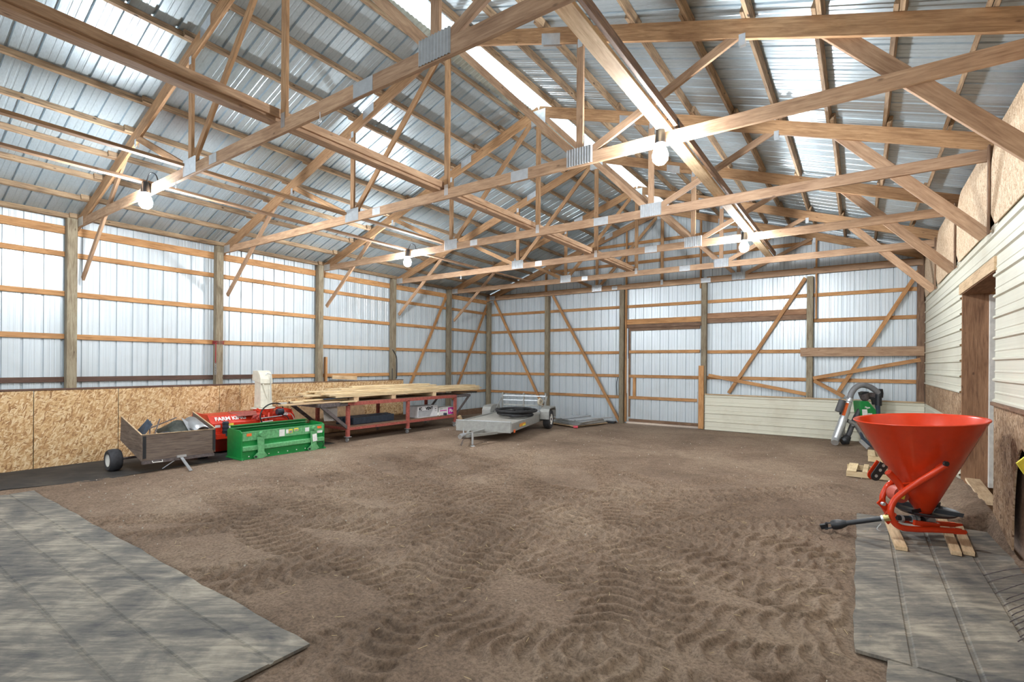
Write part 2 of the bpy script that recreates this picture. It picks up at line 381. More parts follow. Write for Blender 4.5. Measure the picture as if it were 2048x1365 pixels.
# ---- floor: earth with tractor tread marks -----------------------------------
def floor():
    x0, x1, y0, y1, s = 1.6, 12.44, 1.2, 12.2, .0155
    nx, ny = int((x1-x0)/s), int((y1-y0)/s)
    X, Y = np.meshgrid(np.linspace(x0, x1, nx), np.linspace(y0, y1, ny), indexing='ij')
    rng = np.random.RandomState(3)
    def smoothn(cell, amp):
        gx, gy = int((x1-x0)/cell)+3, int((y1-y0)/cell)+3; g = rng.rand(gx, gy)-.5
        fx = (X-x0)/cell; fy = (Y-y0)/cell; ix = fx.astype(int); iy = fy.astype(int); tx = fx-ix; ty = fy-iy
        tx = tx*tx*(3-2*tx); ty = ty*ty*(3-2*ty)
        return amp*(g[ix, iy]*(1-tx)*(1-ty)+g[ix+1, iy]*tx*(1-ty)+g[ix, iy+1]*(1-tx)*ty+g[ix+1, iy+1]*tx*ty)
    Z = smoothn(1.6, .02)+smoothn(.45, .012)+smoothn(.16, .008)+smoothn(.06, .008)+smoothn(.032, .006)
    patch = np.clip(smoothn(.9, .9)+smoothn(.35, .5)+.95, 0.05, 1)
    # circular tyre tracks: centre, radius, half width, angle range
    tracks = [((7.5, 9.5), 3.2, .17), ((7.5, 9.5), 4.4, .17), ((9.3, 8.6), 4.9, .19), ((9.3, 8.6), 3.6, .19), ((5.4, 10.5), 5.6, .18), ((5.4, 10.5), 6.9, .18),
              ((12.5, 11.5), 6.2, .17), ((12.5, 11.5), 7.4, .17), ((8.5, -2.2), 6.0, .2), ((8.5, -2.2), 7.2, .2), ((4.2, 3.2), 3.2, .17), ((4.2, 3.2), 4.4, .17),
              ((10.2, 4.6), 1.3, .16), ((7.6, 6.2), 1.7, .16), ((6.5, 14.0), 8.8, .19), ((6.5, 14.0), 10.1, .19), ((16.5, 4.5), 6.9, .18), ((16.5, 4.5), 8.1, .18), ((-20, -8), 30.5, .19), ((-20, -8), 31.9, .19), ((28, -12), 25.5, .19), ((28, -12), 26.8, .19), ((9.0, 30), 25.6, .19), ((9.0, 30), 27.2, .19), ((9, 3.6), 1.1, .16), ((6.4, 4.2), 1.5, .17)]
    tr = np.zeros_like(Z)
    for i, ((cx, cy), r, hw) in enumerate(tracks):
        dx, dy = X-cx, Y-cy; d = np.hypot(dx, dy); th = np.arctan2(dy, dx)
        t = (d-r)/hw; msk = np.clip((1-np.abs(t))*6, 0, 1)
        if not msk.any(): continue
        pitch = .145
        ph = (th*r + .085*np.abs(t)**2*(1 if i % 2 else -1) + .03*t)/pitch
        fr = ph-np.floor(ph)
        lug = np.where(fr < .45, np.sin(fr/.45*np.pi)**.6, 0)
        edge = .35*np.exp(-((np.abs(t)-1.05)/.12)**2)
        fade = np.clip(patch*1.3*(.8+.2*np.sin(th*3+i)), 0, 1)
        tr = tr*(1-.92*msk*fade) + (msk*(lug*.044-.020)*fade + edge*.016*fade)
    ylim = np.clip((9.6-Y)/1.8, 0, 1)*np.clip((X-3.2)/1.0, 0, 1)*np.clip((11.5-X)/.5, 0, 1)
    Z = Z + tr*ylim*1.0
    Z += .0*X
    # low bank of earth against the right wall
    bk = np.clip((X-11.9)/.5, 0, 1); bk = bk*bk*(3-2*bk)
    Z = Z*(1-.5*bk) + bk*(.17*np.clip((Y-6.6)/.8, 0, 1)*np.clip((12.0-Y)/3, 0, 1)+.04)+smoothn(.12, .03)*bk
    # flat under the mats and at the skirts
    def flatten(a, b2, c, d, z=-.012, e=.08):
        f = np.clip((X-a)/e+1, 0, 1)*np.clip((b2-X)/e+1, 0, 1)*np.clip((Y-c)/e+1, 0, 1)*np.clip((d-Y)/e+1, 0, 1); return f, z
    for a, b2, c, d in ((1.5, 8.37, 1.0, 1.87), (11.2, 12.35, 3.8, 7.4), (11.36, 12.35, 1.5, 3.9)):
        f, z = flatten(a, b2, c, d); Z = Z*(1-f)+z*f
    for fx, fy, fr_ in FLATS:
        f = np.clip((fr_-np.hypot(X-fx, Y-fy))/.12, 0, 1); Z = Z*(1-f)-.002*f
    e = np.clip((X-x0)/.15, 0, 1)*np.clip((Y-y0)/.15, 0, 1)*np.clip((y1-Y)/.15, 0, 1)
    Z = Z*e-.004*(1-e)
    vs = np.stack([X, Y, Z], -1).reshape(-1, 3)
    idx = np.arange(nx*ny).reshape(nx, ny)
    q = np.stack([idx[:-1, :-1], idx[1:, :-1], idx[1:, 1:], idx[:-1, 1:]], -1).reshape(-1, 4)
    # outer apron
    o0 = len(vs)
    big = [(-1, -12, 0), (25, -12, 0), (25, y0, 0), (-1, y0, 0), (-1, y1, 0), (25, y1, 0), (25, 40, 0), (-1, 40, 0), (x0, y0, 0), (x1, y0, 0), (x0, y1, 0), (x1, y1, 0)]
    vs = np.concatenate([vs, np.array(big)-np.array([0, 0, .004])])
    q = np.concatenate([q, np.array([[0, 1, 2, 3], [4, 5, 6, 7], [3, 8, 10, 4], [9, 2, 5, 11]])+o0])
    me = bpy.data.meshes.new('floor'); me.vertices.add(len(vs)); me.vertices.foreach_set('co', vs.astype(np.float32).ravel())
    me.loops.add(q.size); me.loops.foreach_set('vertex_index', q.astype(np.int32).ravel())
    me.polygons.add(len(q)); me.polygons.foreach_set('loop_start', np.arange(0, q.size, 4, dtype=np.int32))
    me.update(calc_edges=True); me.validate()
    me.polygons.foreach_set('use_smooth', np.ones(len(q), bool))
    me.materials.append(M['dirt']); o = bpy.data.objects.new('floor', me); COL.objects.link(o); struct(o)
FLATS = [(11.2, 10.4, .8), (3.1, 9.05, .3), (4.2, 11.8, .6), (4.0, 10.5, 1.3), (3.5, 11.5, 1.2), (1.9, 4.7, .5), (1.9, 6.3, .5), (1.9, 5.5, .7), (1.72, 7.15, .3), (1.75, 9.0, .3), (1.7, 10.8, .3), (1.7, 3.5, .5), (2.2, 3.7, .35), (11.0, 14.2, .9)]
floor()

# ---- trusses -------------------------------------------------------------------
ZB = 4.137
def make_truss():
    y = YT[1]
    t = thing('roof_truss', '', 'truss', (XC, y, ZB))
    # chords
    board('bottom_chord', (.02, y, ZB+.07), (7.62, y, ZB+.07), .038, .14, M['truss'], t)
    board('bottom_chord', (7.62, y, ZB+.07), (12.78, y, ZB+.07), .038, .14, M['truss'], t)
    for s in (-1, 1):
        x0 = XC+s*6.55; 
        f = lambda x: rtop(x)-.0925/ (1/NRM)
        board('top_chord', (x0, y, f(x0)), (XC+s*.0, y, f(XC)), .0384, .185, M['rafter'], t)
    board('king_post', (XC, y, ZB+.05), (XC, y, 6.38), .0365, .089, M['rafter'], t, up=(1, 0, 0))
    for s in (-1, 1):
        xb = XC+s*2.1
        for xa, za in ((xb, rtop(xb)-.12), (XC+s*.05, 6.34), (XC+s*3.86, rtop(XC+s*3.86)-.12)):
            board('web', (xb, y, ZB+.08), (xa, y, za), .0362 if xa != xb else .0368, .089, M['rafter'] if s < 0 else M['truss'], t, up=(1, 0, .01))
    def plate(xa, xb, za, zb, ribbed=False, slope=0):
        for sy in (-1, 1):
            b = MB(); yy = y+sy*.0205
            if ribbed:
                k = 10; pts = []
                for i in range(2*k+1): pts.append((xa+(xb-xa)*i/(2*k), yy+sy*(.013 if i % 2 else 0)))
                b.add([(px, py, za) for px, py in pts]+[(px, py, zb) for px, py in pts], [(i, i+1, len(pts)+i+1, len(pts)+i) for i in range(2*k)])
            else:
                p = [(xa, za), (xb, za+slope*(xb-xa)), (xb, zb+slope*(xb-xa)), (xa, zb)]
                b.prism([(px, yy, pz) for px, pz in p], (0, sy*.0015, 0))
            b.build('gusset_plate', M['galv'], t)
    for s in (-1, 1):
        xb = XC+s*2.1
        plate(xb-.17, xb+.17, ZB+.012, ZB+.215, True)
        plate(XC+s*6.28-.12, XC+s*6.28+.12, ZB+.01, ZB+.16)
        xs = XC+s*1.7; 
        plate(xs-.13, xs+.13, rtop(xs)-.17, rtop(xs)-.03, False, -SL*s)
        xs = XC+s*3.86; plate(xs-.03, xs+.03, rtop(xs)-.26, rtop(xs)-.15)
        plate(xb-.03, xb+.03, rtop(xb)-.25, rtop(xb)-.15)
    plate(7.52, 7.78, ZB+.005, ZB+.135); plate(4.82, 5.0, ZB+.02, ZB+.13); plate(XC-.15, XC+.15, 6.15, 6.42)
    plate(XC-.035, XC+.035, ZB+.05, ZB+.2)
    return t
def knees(t, y):
    board('knee_brace', (.03, y+.039, 3.24), (1.98, y+.039, rtop(1.98)-.08), .038, .089, M['truss'], t, up=(1, 0, 0))
    board('knee_brace', (XR-.05, y+.039, 3.30), (10.95, y+.039, rtop(10.95)-.10), .038, .14, M['truss'], t, up=(1, 0, 0))
T = [make_truss()]
for y in YT[2:]:
    r = T[0].copy(); COL.objects.link(r); r.location = (XC, y, ZB)
    for ch in T[0].children:
        c = ch.copy(); COL.objects.link(c); c.parent = r
    T.append(r)
for t, y in zip(T[:5], YT[1:6]): knees(t, y)
tl = ['nearest wooden roof truss, spanning the top of the picture, with one lamp at its left', 'second wooden roof truss from the camera, carrying the large lamp under its right half',
      'third wooden roof truss from the camera, with a lamp near its left end', 'fourth wooden roof truss from the camera, with a lamp under its right half',
      'fifth wooden roof truss, the last free hanging one before the far gable', 'wooden gable truss standing against the far metal wall']
for t, s in zip(T, tl): t['label'] = s; t['group'] = 'wooden roof trusses'

# ---- purlins ---------------------------------------------------------------------
PL = [-.10, .51, 1.14, 1.77, 2.42, 3.08, 3.72, 4.36, 5.0, 5.6, 6.02]
PR = [12.62, 12.04, 11.47, 10.88, 10.29, 9.71, 9.13, 8.53, 7.95, 7.36, 6.72]
bays = ['before the first truss', 'between the first and second trusses', 'between the second and third trusses', 'between the third and fourth trusses', 'between the fourth and fifth trusses', 'between the fifth truss and the gable']
for side, rows in ((-1, PL), (1, PR)):
    for i, x in enumerate(rows):
        for b_ in range(6):
            ya, yb = YT[b_]-.12, YT[b_+1]+.12
            if b_ == 5: yb = YF-.01
            xx = x+(.021 if b_ % 2 else -.021)
            c = Vector((xx, 0, rtop(xx)))+nrm(side)*.045
            o = board('roof_purlin', (c.x, ya, c.z), (c.x, yb, c.z), .038, .088, M['purlin'], None, up=nrm(side), bevel=0)
            tag(o, 'roof purlin %s, %s row from the %s eave' % (bays[b_], words(i), 'left' if side < 0 else 'right'), 'purlin', 'purlins on the %s roof slope' % ('left' if side < 0 else 'right'))
# ---- long braces lying across the bottom chords ---------------------------------
zc = ZB+.14
for nm, x, wd, hd, lab, mt in (('a', 3.05, .089, .038, 'long flat brace near the left lamps, lit white from below', 'truss'),
                           ('c', 9.52, .14, .038, 'long flat brace near the right lamps, lit white from below', 'palewood')):
    o = board('lateral_brace', (x, .3, zc+hd/2), (x, 12.75, zc+hd/2), wd, hd, M[mt]); tag(o, lab, 'brace', 'lateral braces across the trusses')
t = thing('lateral_brace', 'heavy two board brace running beside the king posts', 'brace', (6.27, .3, zc), 'lateral braces across the trusses')
board('flat_board', (6.22, .3, zc+.019), (6.22, 12.75, zc+.019), .14, .038, M['truss'], t); board('edge_board', (6.30, .3, zc+.083), (6.30, 12.75, zc+.083), .038, .089, M['truss'], t)
o = board('lateral_brace', (4.14, .3, zc+.019), (4.14, 7.6, zc+.019), .089, .038, M['rafter']); tag(o, 'flat brace crossing the trusses beside the left ribbed plates', 'brace', 'lateral braces across the trusses')
o = board('lateral_brace', (9.62, .3, zc+.083), (9.62, 12.75, zc+.083), .038, .089, M['oldwood']); tag(o, 'narrow brace on edge beside the right lamp brace', 'brace', 'lateral braces across the trusses')

# ---- posts -------------------------------------------------------------------------
pw = ['nearest the camera, before the first truss', 'at the left edge under the first truss', 'under the second truss, with a red rope tied round it', 'under the third truss, above the end of the steel bench',
      'under the fourth truss, with a black strap on it', 'under the fifth truss, just before the far corner']
for i, y in enumerate(YT[0:6]):
    b = MB().box(-.14, 0, y-.13+.0, y-.02+.03, -.02, ZB+.18 if i else ZB+.18)
    o = board('wooden_post', (-.07, y-.095, -.02), (-.07, y-.095, ZB+.14), .14, .14, M['post'], None, up=(1, 0, 0), bevel=.006)
    tag(o, 'grey left wall post ' + pw[i], 'post', 'treated wall posts')
fp = [(-.06, 4.36, 'in the far left corner'), (2.46, 4.40, 'of the far wall, first from the left corner'), (5.16, 4.42, 'of the far wall, left of the sliding door'), (7.61, 4.42, 'of the far wall, right of the sliding door'),
      (10.18, 4.36, 'of the far wall, between the right hand diagonal braces'), (12.36, 4.4, 'in the far right corner')]
for x, zt, s in fp:
    o = board('wooden_post', (x, 14.68, -.02), (x, 14.68, zt-.28 if 0 < x < 12 else zt-.28), .14, .14, M['post'] if x < 12 else M['oldwood'], None, up=(0, 1, 0), bevel=.006)
    tag(o, 'treated post ' + s, 'post', 'treated wall posts')
for x, z0, z1, s in ((5.28, .05, 6.0, 'left of the sliding door'), (7.50, 4.0, 6.05, 'right of the sliding door'), (10.31, 3.0, 5.1, 'beside the third far post'), (2.38, 2.45, 4.9, 'beside the first far post')):
    o = board('wooden_stud', (x, 14.70, z0), (x, 14.70, z1), .038, .089, M['wood'], None, up=(0, 1, 0)); tag(o, 'narrow orange stud rising into the gable ' + s, 'stud', 'gable studs')
# ---- girts ---------------------------------------------------------------------------
gz = [(4.08, .14, 'top wide'), (3.66, .089, 'second from the top'), (2.97, .089, 'third from the top'), (2.225, .089, 'fourth from the top'), (1.475, .089, 'fifth from the top'), (.82, .089, 'lowest')]
xg = -.165
secs = [(-4.9, 2.74), (2.74, 7.6), (7.6, YF-.06)]
sn = ['left of the first post', 'in the middle of the wall', 'towards the far corner']
for z, h, s in gz:
    for (ya, yb), q in zip(secs, sn):
        dark = abs(z-1.475) < .01 and ya < 2.8
        mt = M['redboard'] if dark else M['wood']
        if abs(z-1.475) < .01 and ya == 2.74:
            o = board('wall_girt', (xg, ya+.01, z), (xg, 5.95, z), .038, h, M['redboard']); tag(o, 'dark brown stained girt behind the snow blower chute', 'girt', 'left wall girts')
            ya = 5.95; mt = M['wood']
        if z < 1 and yb < 8: continue
        o = board('wall_girt', (xg, ya+.01, z), (xg, yb-.01, z), .038, h, mt); tag(o, '%s girt of the left wall, %s' % (s, q), 'girt', 'left wall girts')
yg = YF-.03
fg = [(.80, .089, [(-.1, 2.4), (2.4, 5.1)]), (1.465, .089, [(-.1, 2.4), (2.4, 5.1), (7.65, 10.1), (10.25, 12.3)]), (2.19, .089, [(-.1, 2.4), (2.4, 5.1), (7.65, 10.1), (10.25, 12.3)]),
      (2.965, .089, [(-.1, 2.4), (2.4, 5.1), (10.25, 12.3)]), (3.61, .089, [(-.1, 2.4), (2.4, 5.1), (5.3, 7.55), (7.65, 10.1), (10.25, 12.3)]), (4.25, .14, [(-.1, 2.4), (2.4, 5.1), (5.3, 7.55), (7.65, 10.1), (10.25, 12.4)]),
      (4.95, .089, [(2.4, 5.26), (5.3, 7.48), (7.53, 10.2)]), (5.55, .089, [(4.2, 5.26), (5.3, 7.48), (7.53, 8.9)])]
hn = ['lowest', 'second lowest', 'third lowest', 'fourth lowest', 'fifth lowest', 'wide eave level', 'lower gable', 'upper gable']
def bayname(x): return 'in the far left bay' if x < 2.39 else 'left of the sliding door bay' if x < 5.2 else 'over the sliding door' if x < 7.5 else 'right of the sliding door bay' if x < 10.2 else 'in the far right bay'
for (z, h, ss), hnm in zip(fg, hn):
    for a, c in ss:
        o = board('wall_girt', (a, yg, z), (c, yg, z), .038, h, M['wood']); tag(o, '%s girt of the far wall, %s' % (hnm, bayname(a)), 'girt', 'far wall girts')
# ---- sliding door -------------------------------------------------------------------------
t = thing('door_1', '', None, (6.4, YF, 0)); t['kind'] = 'structure'
pf = ribs(2.25, .2545)
k = len(pf); b = MB(); b.add([(5.28+a, YF+.012+d, .045) for a, d in pf]+[(5.28+a, YF+.012+d, 3.08) for a, d in pf], [(i, i+1, k+i+1, k+i) for i in range(k-1)])
b.build('door_sheet', M['wall_metal'], t)
for z, h in ((2.21, .089), (1.46, .089), (.80, .089), (.10, .089), (2.90, .089)):
    board('door_rail', (5.36, YF-.025, z), (7.47, YF-.025, z), .036, h, M['wood'] if z > .3 and z < 2.8 else M['oldwood'], t)
board('door_stile', (5.53, YF-.024, .84), (5.53, YF-.024, 1.42), .036, .089, M['wood'], t, up=(1, 0, 0))
board('door_stile', (5.37, YF-.024, .2), (5.37, YF-.024, 2.9), .036, .05, M['oldwood'], t, up=(1, 0, 0))
MB().tube([(5.34, YF-.06, .1), (5.34, YF-.06, 2.0)], .012).build('latch_rod', M['white'], t)
MB().box(7.42, 7.45, YF-.07, YF-.04, .72, 1.05).build('handle', M['steel'], t)
o = board('door_header', (5.1, YF-.07, 3.13), (7.6, YF-.07, 3.13), .038, .16, M['wood']); tag(o, 'orange header board over the sliding door', 'header')
o = board('door_header', (5.3, YF-.07, 2.99), (7.6, YF-.07, 2.99), .038, .10, M['oldwood']); tag(o, 'thin grey track board just above the sliding door', 'header')
o = board('door_jamb', (7.56, YF-.21, .02), (7.56, YF-.21, 1.80), .038, .14, M['wood'], None, up=(1, 0, 0)); tag(o, 'short reddish jamb board right of the sliding door', 'board')
t = thing('header_beam', 'wide stained double header right of the sliding door', 'header', (8.9, YF-.07, 3.1))
board('upper_board', (7.68, YF-.07, 3.20), (10.1, YF-.07, 3.20), .038, .15, M['door_wood'], t); board('lower_board', (7.68, YF-.07, 3.06), (10.1, YF-.07, 3.06), .038, .12, M['oldwood'], t)
o = board('wide_board', (9.98, 14.585, 2.16), (12.42, 14.585, 2.17), .02, .22, M['newwood']); o.data.materials[0] = M['truss']; tag(o, 'wide flake board nailed across the far right bay', 'board')
# diagonal braces
def dbr(pa, pb, lab, fn=ony, v=14.70, h=.089, th=.036, mt='wood'):
    a, c = fn(*pa, v), fn(*pb, v); o = board('diagonal_brace', a, c, th, h, M[mt], None, up=(0, 1, 0) if fn is ony else (1, 0, 0))
    # turn flat against the wall
    tag(o, lab, 'brace', 'diagonal wall braces')
    return o
def flatbr(pa, pb, lab, fn=ony, v=14.665, h=.089):
    a, c = fn(*pa, v), fn(*pb, v); n = Vector((0, 1, 0)) if fn is ony else Vector((1, 0, 0))
    d = (c-a).normalized(); o = board('diagonal_brace', a, c, .036, h, M['wood'], None, up=n.cross(d)); tag(o, lab, 'brace', 'diagonal wall braces'); return o
flatbr((989, 602), (1093, 829), 'diagonal brace in the far left bay, behind the trailer')
flatbr((1106, 592), (1240, 846), 'diagonal brace left of the sliding door, falling to the right')
flatbr((1611, 556), (1457, 787), 'diagonal brace right of the sliding door, falling to the left')
flatbr((1846, 530), (1673, 790), 'long diagonal brace in the far right bay, falling to the left')
flatbr((1417, 751), (1612, 789), 'low board sloping down right, just above the cream siding', v=14.625)
flatbr((1626, 757), (1841, 720), 'low board sloping up right under the wide flake board', v=14.625)
flatbr((1628, 762), (1688, 794), 'short low board sloping down behind the curved pipe implement', v=14.625)
flatbr((893, 592), (808, 800), 'diagonal brace on the left wall before the last post', onx, -.125)
flatbr((976, 607), (905, 800), 'diagonal brace on the left wall against the corner', onx, -.125)
o = board('stud', (-.06, 7.80, 1.2), (-.06, 7.80, 1.95), .05, .09, M['wood']); tag(o, 'short orange stud nailed beside the left wall post above the bench', 'stud')
# ---- left wall lining of flake board ------------------------------------------------------------
cut = [(-4.9, -2.45), (-2.44, -.01), (0, 1.06), (1.07, 2.25), (2.26, 3.4), (3.41, 5.17), (5.18, 5.6), (5.61, 8.0), (8.01, 10.4)]
for i, (a, c) in enumerate(cut):
    b = MB().box(.005, .018, a, c, -.02, 1.30 if i > 0 else 1.3); o = b.build('wall_left.%03d' % (i+1), M['osb']); struct(o)
o = board('trim_1', (-.03, -4.9, 1.315), (-.03, 5.6, 1.315), .12, .03, M['redboard']); struct(o)
o = board('trim_2', (-.03, 5.62, 1.315), (-.03, 10.4, 1.315), .12, .02, M['oldwood']); struct(o)
b = MB().box(-.17, -.15, 10.4, YF, -.02, .2); struct(b.build('baseboard_left', M['oldwood']))
# ---- right wall -----------------------------------------------------------------------------------
def cream(name, ya, yb, za, zb, mat='cream', axis='y'):
    prof = []; z = za
    while z < zb:
        prof += [(z, 0), (z+.012, .022), (z+.03, .022), (z+.042, 0), (z+.10, 0), (z+.106, .005), (z+.118, .005), (z+.124, 0)]; z += .2286
    prof = [(min(p, zb), d) for p, d in prof if p <= zb]+[(zb, 0)]; k = len(prof); b = MB()
    if axis == 'y': A = [(XR-d, ya, z) for z, d in prof]; B = [(XR-d, yb, z) for z, d in prof]
    else: A = [(ya, 14.60-d, z) for z, d in prof]; B = [(yb, 14.60-d, z) for z, d in prof]
    b.add(A+B, [(i, i+1, k+i+1, k+i) for i in range(k-1)]); return struct(b.build(name, M[mat], solid=.004))
DY0, DY1, DZ = 7.52, 9.72, 2.86      # doorway
cream('wall_right', DY1+.02, 14.6, 1.42, 3.42)
cream('wall_right.001', -5, DY0-.0, 1.42, 3.40)
cream('wall_right.002', DY0, DY1+.02, DZ+.16, 3.40)
cream('wall_right.003', DY1+.02, 14.6, -.02, .98)
cream('wall_far.003', 7.66, 12.43, 0, .985, 'cream_x', 'x')
o = board('trim_3', (7.66, 14.59, 1.0), (12.43, 14.59, 1.0), .05, .03, M['palewood']); struct(o)
MB().box(XR, XR+.015, DY1+.02, 14.6, .98, 1.42).build('wall_right.004', M['osb_dirty'])['kind'] = 'structure'
# near lower sheet with the worn arched gap at the picture edge
arch = []
yc, zb_, ry, rz = 6.32, .1, .36, .98
poly = [(-5, -.05), (-5, 1.36), (DY0-.02, 1.38), (DY0-.04, .55), (DY0-.02, .13), (7.0, .16)]
b = MB()
pts = [(DY0-.02, .08), (DY0-.04, .7), (DY0-.02, 1.38), (-5, 1.36), (-5, -.05), (5.75, -.05)]
for i in range(13):
    a = math.pi*i/12; pts.append((yc-.34*math.cos(a), .05+1.02*math.sin(a)**.8 if 0 < i < 12 else .0))
pts.append((6.72, .05))
b.prism([(XR-.014, y, z) for y, z in pts], (.014, 0, 0)); struct(b.build('wall_right.005', M['osb_dirty']))
MB().box(XR+.05, XR+.07, -5, DY0-.1, -.05, 4.6).build('wall_right.006', M['oldwood'])['kind'] = 'structure'
o = board('trim_4', (XR-.02, -5, 1.40), (XR-.02, DY0-.03, 1.41), .05, .04, M['oldwood']); struct(o)
# upper flake board sheets, rounded upper corner at their far edge, one per bay
for i in range(0, 6):
    ya, yb = (YT[i-1] if i else -2.2)+.03, YT[i]-.03
    if i == 0: ya, yb = -2.2, YT[0]
ups = [(-2.2, YT[1]-.05), (YT[1], YT[2]-.03), (YT[2]+.03, YT[3]-.05), (YT[3]+.02, YT[4]-.06), (YT[4]+.02, YT[5]-.06), (YT[5]+.02, 14.6)]
for i, (ya, yb) in enumerate(ups):
    zt = 4.36; r_ = .55
    pts = [(ya, 3.36), (ya, zt)]
    for k_ in range(9):
        a = math.pi/2*k_/8; pts.append((yb-r_*.9+r_*.9*math.sin(a), zt-r_+r_*math.cos(a)))
    pts += [(yb, 3.55), (yb-.25, 3.36)]
    o = MB().prism([(XR-.03, y, z) for y, z in pts], (.012, 0, 0)).build('wall_right.%03d' % (10+i), M['osb_up']); struct(o)
    o = board('trim_%d' % (10+i), (XR-.045, yb-.02, 3.3), (XR-.045, yb-.02, 4.3), .02, .06, M['oldwood'], None, up=(0, 1, 0)); struct(o)
MB().box(XR+.10, XR+.12, -5, 14.7, 3.3, 4.75).build('wall_right.020', M['oldwood'])['kind'] = 'structure'
# doorway: jamb, header, white track post
struct(board('door_2', (XR+.15, DY1+.01, .05), (XR+.15, DY1+.01, DZ+.0), .30, .04, M['door_wood'], None, up=(0, 1, 0)))
struct(board('trim_30', (XR-.01, DY0-.05, DZ+.085), (XR-.01, DY1+.1, DZ+.085), .03, .15, M['palewood']))
struct(board('trim_31', (XR+.15, DY0, DZ+.02), (XR+.15, DY1+.0, DZ+.02), .32, .038, M['door_wood']))
struct(board('trim_32', (XR+.33, DY1-.02, .1), (XR+.33, DY1-.02, DZ-.02), .09, .09, M['white'], None, up=(0, 1, 0)))
# the room behind the doorway
MB().box(15.4, 15.45, 6, 16, 0, 3.6).build('wall_right.030', M['osb'])['kind'] = 'structure'
MB().box(12.5, 15.4, 15.9, 15.95, 0, 3.6).build('wall_right.031', M['osb'])['kind'] = 'structure'
MB().box(12.5, 15.45, 5.8, 16, 3.6, 3.65).build('ceiling.002', M['osb'])['kind'] = 'structure'
MB().box(12.5, 15.45, 5.75, 5.8, 0, 3.6).build('wall_right.032', M['osb'])['kind'] = 'structure'
o = MB().lathe([(.0, .06), (.05, .04), (.06, 0), (.05, -.05), (0, -.07)], (13.9, 12.5, 3.3)).build('light_bulb', emis('warm_bulb', (1, .8, .55), 120), smooth=True); tag(o, 'warm bulb hanging in the room behind the doorway', 'lamp')

# ---- lamps -------------------------------------------------------------------------------------------
for (x, k_, s) in ((3.08, 1, 'under the left end of the nearest truss'), (9.48, 2, 'large and nearest, under the right half of the second truss'), (3.09, 3, 'under the left end of the third truss'), (9.44, 4, 'under the right half of the fourth truss')):
    y = YT[k_]-.07
    t = thing('shed_lamp', 'bright white bulb lamp ' + s, 'lamp', (x, y, ZB), 'bright bulb lamps under the trusses')
    MB().lathe([(.0, .16), (.045, .15), (.055, .06), (.06, 0), (.05, -.01), (0, -.01)], (x, y, ZB+.0)).build('socket', M['black'], t, smooth=True)
    MB().tube(smoothpath([(x, y, ZB+.12), (x+.08, y+.02, ZB+.26), (x+.16, y+.06, ZB+.24), (x+.17, y+.09, ZB+.14)]), .008, 8).build('cord', M['black'], t, smooth=True)
    MB().lathe([(0.001, 0), (.035, -.01), (.065, -.05), (.083, -.11), (.075, -.165), (.045, -.20), (.001, -.212)], (x, y, ZB-.01)).build('bulb', M['bulb'], t, smooth=True)
# small hooks hanging from the chords
for i, (px, py, k_) in enumerate(((640, 250, 1), (352, 320, 1), (922, 545, 4))):
    p = ony(px, py, YT[k_]-.03); b = MB().tube([(p.x, p.y, ZB+.02), (p.x, p.y, ZB-.05)], .004, 6); b.tube([(p.x+.018*math.cos(a*math.pi/5), p.y, ZB-.068+.018*math.sin(a*math.pi/5)) for a in range(10)], .004, 6, closed=True)
    o = b.build('eye_hook', M['galv']); tag(o, 'small metal eye hook under the bottom chord ' + ('of the nearest truss, right one', 'of the nearest truss, left one', 'of the fourth truss')[i], 'hook')
# rope and strap on the posts
y = YT[2]-.095
b = MB()
for z in (2.19, 2.215, 2.24): b.tube([(-.15, y-.078, z), (.008, y-.078, z), (.008, y+.078, z), (-.15, y+.078, z)], .009, 8)
b.tube([(.012, y-.085, 2.2), (.014, y-.09, 1.78)], .008, 8)
o = b.build('rope', M['redrope'], smooth=True); tag(o, 'dark red rope wound round the second left wall post', 'rope')
b = MB().tube([(.01, y-.09, 1.78+.03*math.sin(i)) for i in (0, 1)], .01); b = MB()
for i in range(7): b.tube([(.014+.006*math.cos(a), y-.09+.014*math.cos(a), 1.76-i*.035+.022*math.sin(a)) for a in [q*math.pi/4 for q in range(8)]], .004, 6, closed=True)
o = b.build('chain', M['steel']); tag(o, 'short chain hanging from the red rope', 'chain')
y = YT[4]-.095
b = MB().tube(smoothpath([(.01, y-.08, 2.2), (.015, y, 2.1), (.015, y+.075, 1.95), (.02, y+.085, 1.6), (.02, y+.07, 1.35)]), .014, 8); b.tube(smoothpath([(.01, y-.08, 1.65), (.012, y-.085, 1.45), (.01, y-.08, 1.3)]), .012, 8)
o = b.build('strap', M['black'], smooth=True); tag(o, 'black strap hanging on the fourth left wall post', 'strap')
o = MB().tube(smoothpath([(5.02, 14.7, 1.42), (4.98, 14.69, 1.2), (4.99, 14.7, .85)]), .012, 8).build('cable', M['black']); tag(o, 'black cable hanging on the far wall left of the door', 'cable')
